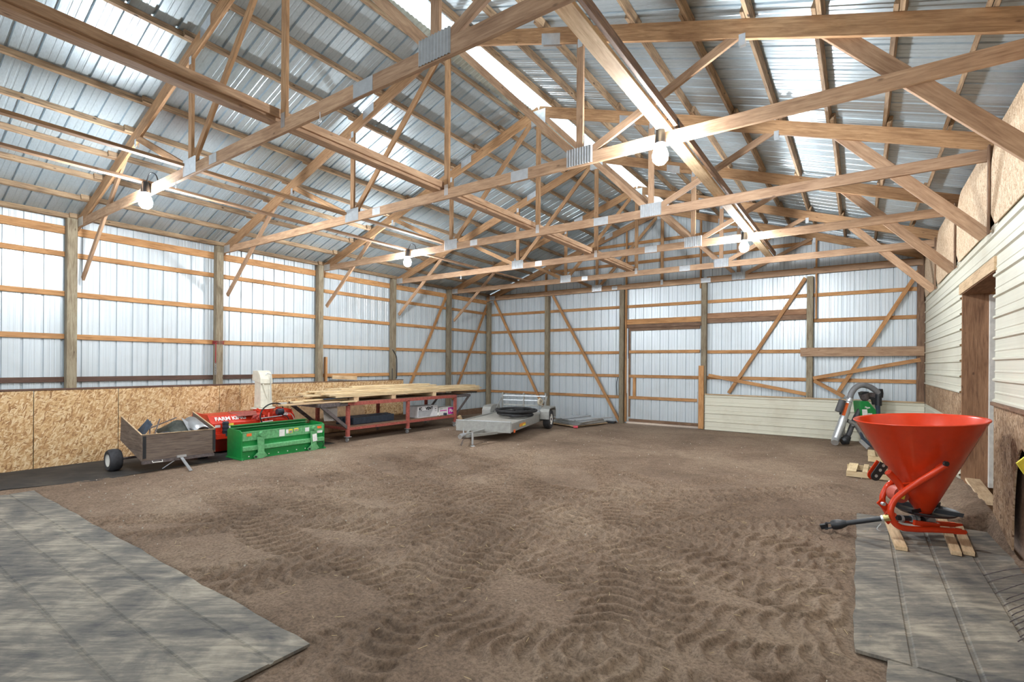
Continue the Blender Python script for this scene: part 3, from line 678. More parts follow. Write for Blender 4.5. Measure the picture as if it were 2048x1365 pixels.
# rubber mats
def matobj(name, pts, th, mt, lab, lines=(), z0=0.0, axis='y', rng=None):
    b = MB().prism([(x, y, z0) for x, y in pts], (0, 0, th)); 
    o = b.build(name, M[mt], bevel=.004); tag(o, lab, 'mat', 'rubber floor mats')
    return o
def ribmat(x0, x1, y0, y1, along, pos, th=.02):
    """mat outline with shallow grooves"""
    b = MB(); g = .018; s = sorted(pos)
    lo, hi = (y0, y1) if along == 'x' else (x0, x1)
    prof = [(lo, 0), (lo, th)]
    for q in s: prof += [(q-g, th), (q-g/2, th-.008), (q+g/2, th-.008), (q+g, th)]
    prof += [(hi, th), (hi, 0)]
    n2 = 40
    pts = []
    for j in range(n2+1):
        u = j/n2; a = (x0+(x1-x0)*u) if along == 'x' else (y0+(y1-y0)*u)
        wob = .006*math.sin(a*7)+.004*math.sin(a*17)
        for k_, (q, z) in enumerate(prof):
            w2 = wob if k_ in (0, 1, len(prof)-1, len(prof)-2) else 0
            zz = z+ (.004*math.sin(a*3+q*2) if z > 0 else 0)
            pts.append((a, q+w2, zz) if along == 'x' else (q+w2, a, zz))
    k_ = len(prof); fs = [(j*k_+i, j*k_+i+1, (j+1)*k_+i+1, (j+1)*k_+i) for j in range(n2) for i in range(k_-1)]
    fs += [tuple(range(k_)), tuple(range(n2*k_, n2*k_+k_))]
    return b.add(pts, fs)
tag(ribmat(1.95, 8.37, -1.8, 1.87, 'x', [.5, 1.01, 1.31, 1.62]).build('rubber_mat', M['mat']), 'large worn grey rubber mat at the lower left corner', 'mat', 'rubber floor mats')
tag(ribmat(11.2, 12.40, 3.82, 7.38, 'y', [11.5, 11.81, 12.12], .02).build('rubber_mat', M['mat']), 'grey rubber mat under the orange spreader', 'mat', 'rubber floor mats')
tag(ribmat(11.36, 12.40, 1.0, 3.95, 'y', [11.7, 12.05], .012).build('rubber_mat', M['mat']), 'second rubber mat at the bottom right, lying under the first', 'mat', 'rubber floor mats')
tag(MB().prism([(.02, -2, 0), (1.5, -2, 0), (1.45, 1.2, 0), (1.5, 1.7, 0), (1.85, 2.6, 0), (1.66, 3.85, 0), (1.72, 4.5, 0), (1.6, 6.9, 0), (.02, 6.9, 0)], (0, 0, .008)).build('rubber_mat', M['mat_dark'], bevel=.003), 'long black mat along the left wall under the cart', 'mat', 'rubber floor mats')
# threshold boards
o = board('threshold_board', (12.50, 8.1, .19), (12.56, 9.66, .19), .16, .04, M['palewood']); tag(o, 'pale threshold board lying at the doorway', 'board')
# loose litter
b = MB(); rs = random.Random(5)
for i in range(260):
    x, y = rs.uniform(1.9, 11.3), rs.uniform(2.0, 12.5)
    if rs.random() < .35: x = rs.uniform(1.8, 5); y = rs.uniform(2, 6)
    s = rs.uniform(.003, .009); a = rs.uniform(0, 6.28)
    c = Vector((x, y, .008)); u = Vector((math.cos(a), math.sin(a), 0))*s; v = Vector((-math.sin(a), math.cos(a), 0))*s*rs.uniform(.4, 1)
    b.prism([c-u-v, c+u-v*.6, c+u*.7+v, c-u*.8+v*.8], (0, 0, .012))
o = b.build('pale_chips', M['chips']); tag(o, 'small pale chips scattered over the dirt floor', 'debris', kind='stuff')
b = MB()
for i in range(330):
    x, y = rs.uniform(5, 11.3), rs.uniform(2.0, 7)
    if i > 270: x = 11.95+rs.uniform(-.3, .4); y = rs.uniform(7.4, 9.6)
    L_ = rs.uniform(.02, .07); a = rs.uniform(0, 6.28); z = .014 if i <= 270 else .1
    b.beam((x, y, z), (x+math.cos(a)*L_, y+math.sin(a)*L_, z+rs.uniform(-.003, .012)), .0022, .0022)
o = b.build('straw_bits', M['straw']); tag(o, 'bits of straw scattered over the dirt floor', 'straw', kind='stuff')
# ================================================================== EQUIPMENT
def P2(px, py, c): return dep(px, py, c)
# ---- orange cone spreader ------------------------------------------------------------------------
def spreader():
    c0 = 5.20
    HC = P2(1836, 839.5, c0)
    t = thing('fertilizer_spreader', 'orange cone hopper spreader on a tube frame, standing on wood blocks', 'spreader', (HC.x, HC.y, .06))
    sg = Vector((HC.x-CAM.x, HC.y-CAM.y, 0)).normalized(); lt = sg.cross(U0)
    ax = (U0 - lt*.055 - sg*.035).normalized(); HH = (HC.z-.285)/ax.z; bot = HC-ax*HH; RR = .557
    prof = [(.05, 0), (.062, .0), (RR-.012, HH-.015), (RR, HH-.008), (RR+.004, HH), (RR-.002, HH+.007), (RR-.012, HH+.004), (RR-.024, HH-.008), (.052, .012), (.05, 0)]
    MB().lathe(prof, bot, ax, 72).build('hopper', M['orange_paint'], t, smooth=True)
    F = lambda px, py, c: P2(px, py, c)
    r = .030
    def side(c, dx, dy, nm):
        pts = smoothpath([F(1891+dx, 931+dy, c-.27), F(1862+dx, 950+dy, c-.19), F(1834+dx, 967+dy, c-.10), F(1808+dx, 984+dy, c-.03), F(1789+dx, 1001+dy, c), F(1781+dx, 1021+dy, c), F(1786+dx, 1042+dy, c), F(1801+dx, 1055+dy, c),
                          F(1828+dx, 1059+dy, c), F(1868+dx, 1060+dy, c), F(1908+dx, 1062+dy, c)], 6)
        o = MB().tube(pts, r, 16).build(nm, M['orange_paint'], t, smooth=True)
        e = pts[-1]
        for s in (-1, 1):
            q = R0; b = MB().prism([e+q*-.02+U0*.035*s*0+U0*.028+FW*.025*s, e+q*.10+U0*.012+FW*.025*s, e+q*.115-U0*.01+FW*.025*s, e+q*.10-U0*.03+FW*.025*s, e+q*-.02-U0*.028+FW*.025*s], FW*.006)
            b.build('foot_lug', M['orange_paint'], o)
        return o
    c1 = 5.05
    side(c1, 0, 0, 'frame_tube')
    c2 = c1+.32
    e = P2(1892, 928, c1-.30); MB().lathe([(0, -.012), (.024, -.012), (.024, .012), (0, .012)], e, -FW, 14).build('top_bolt', M['black'], t, smooth=True)
    MB().prism([P2(1870, 934, c1-.22), P2(1888, 923, c1-.27), P2(1897, 927, c1-.27), P2(1893, 936, c1-.27)], -FW*.008).build('top_lug', M['orange_paint'], t)
    base = P2(1908, 1062, c1)
    # the far tube is the near one moved back by the frame's width
    pts = [(1905, 947), (1870, 960), (1795, 958), (1778, 970), (1767, 988), (1765, 1003), (1771, 1020), (1786, 1036), (1820, 1043), (1868, 1047), (1908, 1050)]
    path = [P2(a, b2, c2-.02) for a, b2 in pts]
    MB().tube(smoothpath([P2(1880, 930, c2), P2(1800, 958, c2)]+path[3:], 6), .028, 14).build('frame_tube', M['orange_paint'], t, smooth=True)
    e = path[-1]; MB().prism([e+U0*.02, e+R0*.09+U0*.008, e+R0*.1-U0*.012, e-U0*.025], FW*.006).build('foot_lug', M['orange_paint'], t)
    # branch tube up to the black hitch plate
    MB().tube(smoothpath([P2(1806, 985, c1), P2(1800, 972, c1+.02), P2(1789, 958, c1+.03), P2(1776, 945, c1+.03)], 5), .033, 14).build('brace_tube', M['orange_paint'], t, smooth=True)
    MB().tube([P2(1799, 969, c1+.02), P2(1829, 967, c1+.02)], .012, 10).build('cross_tube', M['orange_paint'], t, smooth=True)
    MB().tube([P2(1788, 1030, c1), P2(1773, 1022, c2)], .022, 10).build('cross_tube', M['orange_paint'], t, smooth=True)
    MB().tube([P2(1846, 1060, c1), P2(1848, 1048, c2)], .02, 10).build('cross_tube', M['orange_paint'], t, smooth=True)
    a, d = P2(1769, 929, c1+.02), P2(1752, 953, c1+.02); u = (d-a).normalized(); v = u.cross(FW).normalized()
    hw = .048
    ring = [a - v*hw, a + v*hw]+[d + v*hw*math.cos(q*math.pi/8)+u*hw*math.sin(q*math.pi/8) for q in range(9)]
    o = MB().prism([p for p in ring], FW*.012).build('hitch_plate', M['black'], t, bevel=.002)
    MB().prism([p - v*.004 + FW*.03 - u*.0 - R0*.012 + U0*.006 for p in ring], FW*.008).build('hitch_plate', M['orange_paint'], t)
    for k_ in (0.12, .5, .98):
        p = a.lerp(d, k_); MB().lathe([(0, -.006), (.014, -.006), (.016, 0), (0, 0)][::-1], p-FW*.002, -FW, 14).build('bolt', M['galv'], t, smooth=True)
    # clevis and pins on the front of the frame
    for (x0_, y0_), (x1_, y1_) in (((1758, 1002), (1775, 1018)), ((1768, 1030), (1781, 1045))):
        p, q = P2(x0_, y0_, c1+.06), P2(x1_, y1_, c1+.06)
        MB().beam(p, q, .012, .07, U0).build('clevis', M['orange_paint'], t)
        MB().lathe([(0, 0), (.018, 0), (.018, .03), (0, .03)], p-FW*.03+R0*.01-U0*.02, -FW, 12).build('pin', M['galv'], t, smooth=True)
    # guard drum with a yellow label behind the frame
    dr = P2(1786, 985, c1+.25)
    o = MB().lathe([(0, 0), (.075, 0), (.082, .012), (.082, .12), (0, .125)], dr, -FW, 24).build('shaft_guard', flat('faded_red', (.45, .09, .06), .5), t, smooth=True)
    p = dr-FW*.128; MB().prism([p-R0*.03-U0*.03, p+R0*.02-U0*.045, p+R0*.035+U0*.02, p-R0*.015+U0*.035], FW*.002).build('label', M['yellow'], o)
    # spinner, vanes, gearbox, agitator bar
    sc_ = P2(1853, 1023, c0)
    sp = MB().lathe([(0, -.01), (.12, -.02), (.24, -.008), (.27, .018), (.27, .024), (.24, 0), (.12, -.012), (0, -.002)], sc_, U0, 40).build('spinner_disc', M['black'], t, smooth=True)
    for q in range(4):
        an = q*math.pi/2+.5; dv = R0*math.cos(an)+FW*math.sin(an)
        MB().prism([sc_+dv*.06, sc_+dv*.30+U0*.015, sc_+dv*.31+U0*.055, sc_+dv*.08+U0*.045], dv.cross(U0)*.004).build('vane', M['black'], sp)
    MB().lathe([(0, -.09), (.05, -.09), (.055, -.05), (.03, -.045), (.03, 0), (0, 0)], sc_-U0*.0, ax, 20).build('gearbox', M['dark_steel'], t, smooth=True)
    g = P2(1855, 1040, c0); MB().lathe([(0, 0), (.03, .004), (.04, .02), (.04, .08), (0, .085)], g+FW*.02, -FW, 16).build('gearbox_cap', M['steel'], t, smooth=True)
    MB().tube([P2(1792, 1036, c0-.05), P2(1812, 1037, c0-.05), P2(1850, 1040, c0)], [.03, .026, .03], 12).build('gear_shaft', M['black'], t, smooth=True)
    for px in (1802, 1824, 1833): MB().lathe([(0, -.012), (.038, -.012), (.038, .012), (0, .012)], P2(px, 1038, c0-.05), R0, 14).build('shaft_collar', M['steel'], t, smooth=True)
    MB().beam(P2(1828, 1046, c0-.1), P2(1878, 1052, c0-.1), .03, .05).build('base_plate', M['orange_paint'], t)
    MB().prism([P2(1860, 1040, c0), P2(1868, 1040, c0), P2(1882, 1052, c0), P2(1872, 1054, c0)], FW*.01).build('base_bracket', M['oldwood'], t)
    # drive shaft
    A, B = P2(1768, 1037, c1+.02), P2(1690, 1047.5, c1+.25)
    MB().tube([A, B], .026, 16).build('drive_shaft', M['black'], t, smooth=True)
    d = (B-A).normalized()
    MB().tube([B-d*.02, B+d*.01, B+d*.05, B+d*.10, B+d*.125], [.027, .038, .05, .052, .046], 18).build('shaft_boot', M['black'], t, smooth=True)
    e = B+d*.125; b = MB()
    for s in (-1, 1): b.beam(e+U0*.026*s, e+d*.07+U0*.03*s, .034, .012)
    b.tube([e+d*.055-U0*.04, e+d*.055+U0*.04], .012, 10); b.beam(e+d*.05, e+d*.115, .05, .028, FW)
    b.build('shaft_yoke', M['black'], t)
    MB().tube([A-d*.0, A+d*.02], .032, 14).build('shaft_collar', M['galv'], t, smooth=True)
    MB().tube([A-d*.05, A-d*.0], .034, 12).build('joint', M['brass'], t, smooth=True)
    ch = smoothpath([P2(1762, 1048, c1), P2(1754, 1058, c1), P2(1762, 1063, c1-.02), P2(1775, 1062, c1)], 5); MB().tube(ch, .004, 6).build('safety_chain', M['galv'], t)
spreader()
def block(pa, pb, wd, lab, z=.022, th=.038):
    a, b2 = onz(*pa, z+th/2), onz(*pb, z+th/2); a.z = b2.z = z+th/2
    o = board('lumber_block', a, b2, wd, th, M['newwood'], bevel=.002); o.data.materials[0] = M['palewood']; tag(o, lab, 'wood block', 'wood blocks under the spreader'); return o
block((1778, 1040), (1803, 1098), .095, 'short wood block under the front of the spreader, alone')
block((1883, 1036), (1913, 1108), .078, 'wood block under the spreader feet, the one nearer its middle')
block((1907, 1033), (1938, 1108), .085, 'wood block under the spreader feet, farthest from its drive shaft')

# ---- dump cart ------------------------------------------------------------------------------------
def cart():
    t = thing('dump_cart', 'weathered plywood dump cart on two small wheels, tipped back', 'cart', (1.3, 3.7, .02))
    xf, ya, yb = 1.82, 3.17, 4.25
    u = Vector((-.90, 0, .26)); n = Vector((.26, 0, .90)).normalized()
    fb = Vector((xf, 0, .20)); ft = Vector((xf, 0, .62))
    def at(v, y): return Vector((v.x, y, v.z))
    board('front_panel', (xf, ya, .41), (xf, yb, .40), .018, .42, M['ply'], t)
    for y in (ya-.012, yb+.012):
        MB().prism([at(fb, y), at(fb+u, y), at(fb+u*1.0+Vector((.04, 0, .40)), y), at(ft, y)], (0, .016, 0)).build('side_panel', M['ply'], t)
        b = MB().prism([at(ft, y)+Vector((0, -.002, 0)), at(fb+u*1.0+Vector((.04, 0, .40)), y)+Vector((0, -.002, 0)), at(fb+u*1.0+Vector((.04, 0, .408)), y)+Vector((0, -.002, 0)), at(ft, y)+Vector((0, -.002, .008))], (0, .02, 0)); b.build('panel_edge', M['palewood'], t)
    MB().prism([at(fb, ya), at(fb+u, ya), at(fb+u, yb), at(fb, yb)], n*.02).build('floor_panel', M['ply'], t)
    MB().beam((xf+.004, ya, .625), (xf+.004, yb, .612), .022, .008).build('panel_edge', M['palewood'], t)
    for y in (ya+.03, yb+.0):
        MB().beam((xf+.014, y, .24), (xf+.014, y, .60), .006, .045, (0, 1, 0)).build('corner_iron', M['black'], t)
    MB().beam((xf-.0, ya+.0, .175), (xf-.0, yb, .165), .05, .05).build('frame_rail', M['dark_steel'], t)
    for y in (3.4, 4.0): MB().beam((xf, y, .17), (.95, y, .42), .04, .05).build('frame_rail', M['dark_steel'], t)
    MB().tube([(1.22, 3.0, .19), (1.22, 4.35, .19)], .02, 10).build('axle', M['dark_steel'], t, smooth=True)
    for y in (3.42, 3.98): MB().beam((1.22, y, .19), (1.22, y, .36), .04, .04, (0, 1, 0)).build('axle_stand', M['dark_steel'], t)
    for y, s in ((2.98, -1), (4.32, 1)):
        w_ = MB().lathe([(.10, -.08), (.155, -.085), (.175, -.06), (.18, 0), (.175, .06), (.155, .085), (.10, .08)], (1.22, y, .185), (0, 1, 0), 32).build('wheel', M['tyre_dirty'], t, smooth=True)
        MB().lathe([(0, -.03), (.03, -.05), (.095, -.06), (.105, -.082), (.098, -.07), (.098, .07), (0, .06)], (1.22, y, .185), (0, 1, 0), 28).build('hub', M['white'], w_, smooth=True)
    o_ = Vector((1.83, 3.70, .20))
    MB().beam(o_+Vector((0, 0, -.01)), Vector((1.66, 3.52, .01)), .03, .012, (0, 0, 1)).build('stand_leg', M['galv'], t)
    MB().beam(o_+Vector((.0, .03, -.01)), Vector((2.25, 3.71, .015)), .045, .012, (0, 0, 1)).build('stand_leg', M['galv'], t)
    MB().box(1.81, 1.86, 3.66, 3.80, .19, .225).build('stand_bracket', M['galv'], t)
    MB().tube([(1.86, 3.30, .19), (1.88, 3.30, .17), (1.88, 3.44, .165), (1.86, 3.44, .19)], .007, 8).build('handle', M['white'], t)
    # what lies in the cart
    rs = random.Random(2)
    def lump(name, cx, cy, cz, sx, sy, sz, mt, lab, cat):
        b = MB(); n_ = 9; vs = []
        for i in range(n_):
            for j in range(n_):
                x = i/(n_-1)*2-1; y = j/(n_-1)*2-1; h = max(0, 1-x*x)*max(0, 1-y*y)
                vs.append((cx+x*sx, cy+y*sy, cz+h*sz+rs.uniform(-.03, .03)*(h+.2)+.30*0 - .29*x*sx*.9*0 - (x*sx)*.28))
        b.add(vs, [(i*n_+j, (i+1)*n_+j, (i+1)*n_+j+1, i*n_+j+1) for i in range(n_-1) for j in range(n_-1)])
        o = b.build(name, M[mt], smooth=False, solid=.01); q = o.modifiers.new('s', 'SUBSURF'); q.levels = q.render_levels = 1
        return tag(o, lab, cat)
    lump('tarp', 1.32, 3.88, .50, .33, .26, .26, 'tarp', 'crumpled dark tarp heaped in the plywood cart', 'tarp')
    lump('plastic_sheet', 1.50, 3.62, .46, .2, .2, .14, 'blue_black', 'dark blue black sheeting at the front of the cart', 'sheet')
    b = MB()
    for p, q in (((1.6, 3.35, .60), (1.2, 3.50, .77)), ((1.62, 3.42, .60), (1.25, 3.62, .80)), ((1.3, 3.35, .62), (1.2, 3.9, .80))): b.tube([p, q], .010, 8)
    tag(b.build('steel_rods', M['dark_steel']), 'thin dark rods sticking out of the cart', 'rods')
    tag(MB().prism([(1.62, 3.2, .50), (1.30, 3.24, .60), (1.30, 3.42, .82), (1.5, 3.42, .74)], (0, .01, 0)).build('scrap_plate', M['blue_black']), 'dark scrap plate leaning in the left end of the cart', 'plate')
    b = MB(); arc = [(1.78-.0, 4.1+.12*math.cos(a), .565+.10*math.sin(a)) for a in [math.pi*i/10 for i in range(11)]]
    arc2 = [(x-.5, y, z+.14) for x, y, z in arc]; b.add(arc+arc2, [(i, i+1, 12+i, 11+i) for i in range(10)])
    tag(b.build('bent_sheet', M['steel'], smooth=True, solid=.005), 'bent grey metal sheet arched in the right end of the cart', 'sheet')
    tag(MB().prism([(1.6, 3.95, .56), (1.58, 4.15, .56), (1.35, 3.92, .80)], (-.01, 0, .01)).build('metal_sheet', M['steel']), 'pointed grey metal sheet standing in the cart', 'sheet')
cart()

# ---- red snow blower with a cream chute --------------------------------------------------------------
def blower():
    t = thing('snow_blower', 'red snow blower with a tall cream chute beside the green box blade', 'snow blower', (.75, 5.4, .015))
    ya, yb, x0, x1 = 4.52, 6.34, .25, .98
    prof = [(x0, .03), (x1-.12, .03), (x1, .30), (x1, .60), (x1-.12, .74), (x0+.15, .76), (x0, .6)]
    MB().prism([(x, ya+.06, z) for x, z in prof], (0, yb-ya-.12, 0)).build('auger_housing', M['red_paint'], t, bevel=.008)
    for y in (ya+.04, yb-.06):
        MB().prism([(x-.01, y, z) for x, z in [(x0-.08, .0), (x1-.05, .0), (x1+.03, .28), (x1+.03, .62), (x1-.10, .77), (x0, .79), (x0-.08, .6)]], (0, .02, 0)).build('end_plate', M['red_paint'], t)
    MB().box(x1, x1+.06, ya+.5, yb-.1, .24, .34).build('skid_rail', M['red_paint'], t)
    MB().box(x1+.01, x1+.05, 4.62, 5.3, .40, .44).build('lower_bar', M['red_paint'], t)
    MB().beam((x1+.1, 4.62, .36), (x1+.1, 5.05, .355), .10, .09).build('mount_arm', M['red_paint'], t)
    # deck, chute ring, chute
    MB().prism([(x1-.35, 5.05, .765), (x1-.02, 5.1, .70), (x1+.10, 5.42, .72), (x1-.1, 5.50, .78)], (0, 0, .008)).build('hood', M['dark_red'], t)
    cx, cy = .62, 5.80
    MB().lathe([(0, .0), (.24, 0), (.25, .01), (.24, .025), (0, .03)], (cx, cy, .80), (0, 0, 1), 32).build('chute_ring', M['chute'], t, smooth=True)
    MB().lathe([(.19, 0), (.2, 0), (.2, .06), (.19, .06)], (cx, cy, .75), (0, 0, 1), 32).build('chute_collar', M['red_paint'], t, smooth=True)
    h = .13; zt = 1.44; xf = cx+.14
    b = MB(); A = [(cx-.14, cy-h, .83), (xf, cy-h, .83), (xf, cy+h, .83), (cx-.14, cy+h, .83)]; B = [(cx-.12, cy-h+.0, zt), (xf-.02, cy-h, zt), (xf-.02, cy+h-.02, zt), (cx-.12, cy+h-.02, zt)]
    b.hexa(A, B); ch = b.build('chute', M['chute'], t, bevel=.01)
    # curved top deflector leaning forward
    rows = []
    for i in range(9):
        a = math.radians(8+i*11); rows.append((cx-.16+.30*math.sin(a)*.9, zt-.08+.22*(1-math.cos(a))*0+.20*math.sin(math.radians(90)-a*.0)*0))
    prof = [(xf+.015, zt-.10), (xf+.012, zt), (xf-.01, zt+.08), (xf-.06, zt+.145), (xf-.12, zt+.18), (cx-.16, zt+.18), (cx-.20, zt-.03)]
    d = MB().prism([(x, cy-h-.02, z) for x, z in prof], (0, 2*h+.01, 0)).build('deflector', M['chute'], t, bevel=.012)
    MB().tube([(xf+.03, cy+.07, zt+.10), (xf+.03, cy+.07, zt-.45)], .008, 8).build('deflector_rod', M['galv'], ch)
    MB().tube([(xf+.03, cy+.07, zt+.10), (xf+.0, cy+.0, zt+.12), (xf+.0, cy-.03, zt+.08)], .007, 8).build('linkage', M['galv'], ch)
    MB().beam((xf+.003, cy-.09, zt-.10), (xf+.003, cy+.02, zt-.42), .006, .03).build('stiffener', M['chute'], ch)
    # hydraulic hose, motor, control post
    MB().tube(smoothpath([(1.12, 5.52, .52), (1.14, 5.45, .70), (1.10, 5.56, .86), (1.02, 5.78, .93), (.98, 5.98, .90), (.96, 6.05, .82)]), .014, 10).build('hose', M['black'], t, smooth=True)
    MB().tube(smoothpath([(1.02, 6.0, .72), (1.05, 6.18, .68), (1.06, 6.25, .55), (1.05, 6.26, .42)]), .009, 8).build('hose', M['white'], t, smooth=True)
    MB().tube(smoothpath([(1.02, 5.98, .68), (1.05, 6.10, .62), (1.06, 6.15, .48)]), .010, 8).build('hose', M['black'], t, smooth=True)
    MB().lathe([(0, 0), (.06, 0), (.07, .03), (.07, .13), (.04, .15), (0, .15)], (.98, 5.90, .74), (0, 1, 0), 20).build('hydraulic_motor', M['blue_black'], t, smooth=True)
    for y in (5.52, 5.62, 5.72): MB().beam((1.05, y, .50), (1.05, y+.02, .82), .012, .06, (0, 1, 0)).build('mast_plate', M['red_paint'], t)
    MB().tube([(1.07, 5.50, .64), (1.07, 5.95, .66)], .012, 8).build('mast_pin', M['galv'], t)
    MB().tube([(1.07, 5.50, .56), (1.07, 5.76, .57)], .012, 8).build('mast_pin', M['galv'], t)
    MB().beam((1.10, 5.40, .84), (1.10, 5.62, .70), .03, .05).build('mast_arm', M['red_paint'], t)
    MB().box(.9, 1.0, 5.98, 6.12, .86, .93).build('valve_block', M['white'], t)
    MB().tube([(1.08, 4.80, .36), (1.08, 4.80, .64)], .055, 16).build('jack_sleeve', M['blue_black'], t, smooth=True)
    for z in (.45, .52, .60): MB().lathe([(.05, -.008), (.062, -.008), (.062, .008), (.05, .008)], (1.08, 4.80, z), (0, 0, 1), 18, closed=True).build('sleeve_ring', M['black'], t, smooth=True)
    # lettering on the sloping top face
    un_ = Vector((-.12, 0, .14)).normalized(); nn = Vector((.14, 0, .12)).normalized()
    text('FARM KING', Vector((x1-.055, 4.97, .675))+nn*.004, (0, 1, 0), un_, .115, M['paper'], t, bold=.004)
    text('960', Vector((x1-.055, 6.10, .675))+nn*.004, (0, 1, 0), un_, .10, M['paper'], t, bold=.003)
    for y, z, w_, mt in ((4.70, .545, .10, 'paper'), (4.93, .56, .14, 'yellow'), (4.93, .52, .14, 'paper')):
        MB().box(x1, x1+.002, y-w_/2, y+w_/2, z-.025, z+.025).build('sticker', M[mt], t)
blower()

# ---- green box blade ------------------------------------------------------------------------------------
def blade():
    t = thing('box_blade', 'green box blade with orange stickers, in front of the red snow blower', 'box blade', (1.75, 5.5, .0))
    ya, yb, xf, xb = 4.68, 6.36, 1.95, 1.50
    MB().box(xf-.02, xf, ya, yb, .02, .50).build('front_panel', M['green'], t)
    MB().box(xf, xf+.015, ya, yb, .345, .50).build('upper_panel', M['green_light'], t, bevel=.003)
    MB().prism([(xf, ya, .16), (xf+.05, ya, .165), (xf+.05, ya, .235), (xf, ya, .25)], (0, yb-ya, 0)).build('channel', M['green_light'], t, bevel=.003)
    MB().box(xf, xf+.012, ya, yb, .0, .10).build('cutting_edge', M['green'], t)
    MB().box(xf-.025, xf+.02, ya, yb, .50, .512).build('top_lip', M['green_light'], t)
    for y, nm in ((ya-.02, 'l'), (yb, 'r')):
        MB().prism([(xb-.06, y, .02), (xf+.02, y, .02), (xf+.02, y, .50), (xf-.06, y, .54), (xb, y, .56), (xb-.06, y, .52)], (0, .02, 0)).build('end_plate', M['green'], t, bevel=.003)
        MB().box(xb-.08, xf+.06, y-.02, y+.03, .0, .03).build('skid_shoe', M['green'], t, bevel=.004)
    MB().box(xb, xb+.02, ya, yb, .05, .5).build('rear_panel', M['green'], t)
    b = MB().box(xb-.04, xb-.03, ya+.03, yb-.1, .50, .60); b.box(xb-.04, xb+.05, ya+.03, yb-.1, .592, .602); b.box(xb-.04, xb+.05, ya+.03, yb-.1, .50, .51); b.build('shank_beam', M['green'], t)
    MB().box(xb-.05, xb+.055, ya+.03, yb-.1, .545, .553).build('beam_edge', M['green_light'], t)
    for i, y in enumerate((5.0, 6.1)):
        br = MB().prism([(xf+.05, y-.07, .40), (xf+.05, y+.06, .40), (xf+.06, y+.06, .12), (xf+.06, y+.12, .04), (xf+.06, y+.04, .0), (xf+.06, y-.12, .0), (xf+.06, y-.14, .05), (xf+.06, y-.06, .12)], (.02, 0, 0)).build('hitch_lug', M['green_light'], t, bevel=.003)
        MB().lathe([(0, 0), (.045, 0), (.045, .08), (0, .08)], (xf+.015, y+.02, .455), (1, 0, -.1), 18).build('pin_tube', M['green_light'], t, smooth=True)
        MB().lathe([(0, 0), (.018, 0), (.018, .03), (0, .03)], (xf+.08, y-.11, .045), (1, 0, 0), 10).build('lug_hole', M['black'], br)
    for i in range(8):
        y = ya+.12+i*.19; MB().lathe([(0, 0), (.011, 0), (.010, .008), (0, .01)], (xf+.012, y, .055), (1, 0, 0), 10).build('bolt', M['paper'], t, smooth=True)
    for y, z, w_, h_, mt in ((4.80, .455, .09, .05, 'sticker_o'), (6.26, .455, .10, .05, 'sticker_o'), (5.44, .425, .11, .13, 'paper'), (5.55, .44, .05, .08, 'paper'), (5.62, .44, .08, .08, 'yellow'), (5.62, .43, .06, .045, 'print_grey'),
                             (5.74, .46, .09, .06, 'yellow'), (5.74, .45, .07, .03, 'print_grey'), (5.98, .435, .09, .08, 'paper'), (6.27, .36, .12, .05, 'paper')):
        MB().box(xf+.015, xf+.019+(.001 if mt == 'print_grey' else 0), y-w_/2, y+w_/2, z-h_/2, z+h_/2).build('sticker', M[mt], t)
    MB().prism([(xf+.075, 6.06, .33), (xf+.075, 6.16, .34), (xf+.085, 6.17, .19), (xf+.085, 6.07, .18)], (.003, 0, 0)).build('hang_tag', M['paper'], t)
    MB().tube(smoothpath([(xf+.05, 6.20, .16), (xf+.09, 6.29, .15), (xf+.08, 6.32, .08), (xf+.05, 6.30, .04)]), .006, 8).build('cable', M['black'], t)
blade()

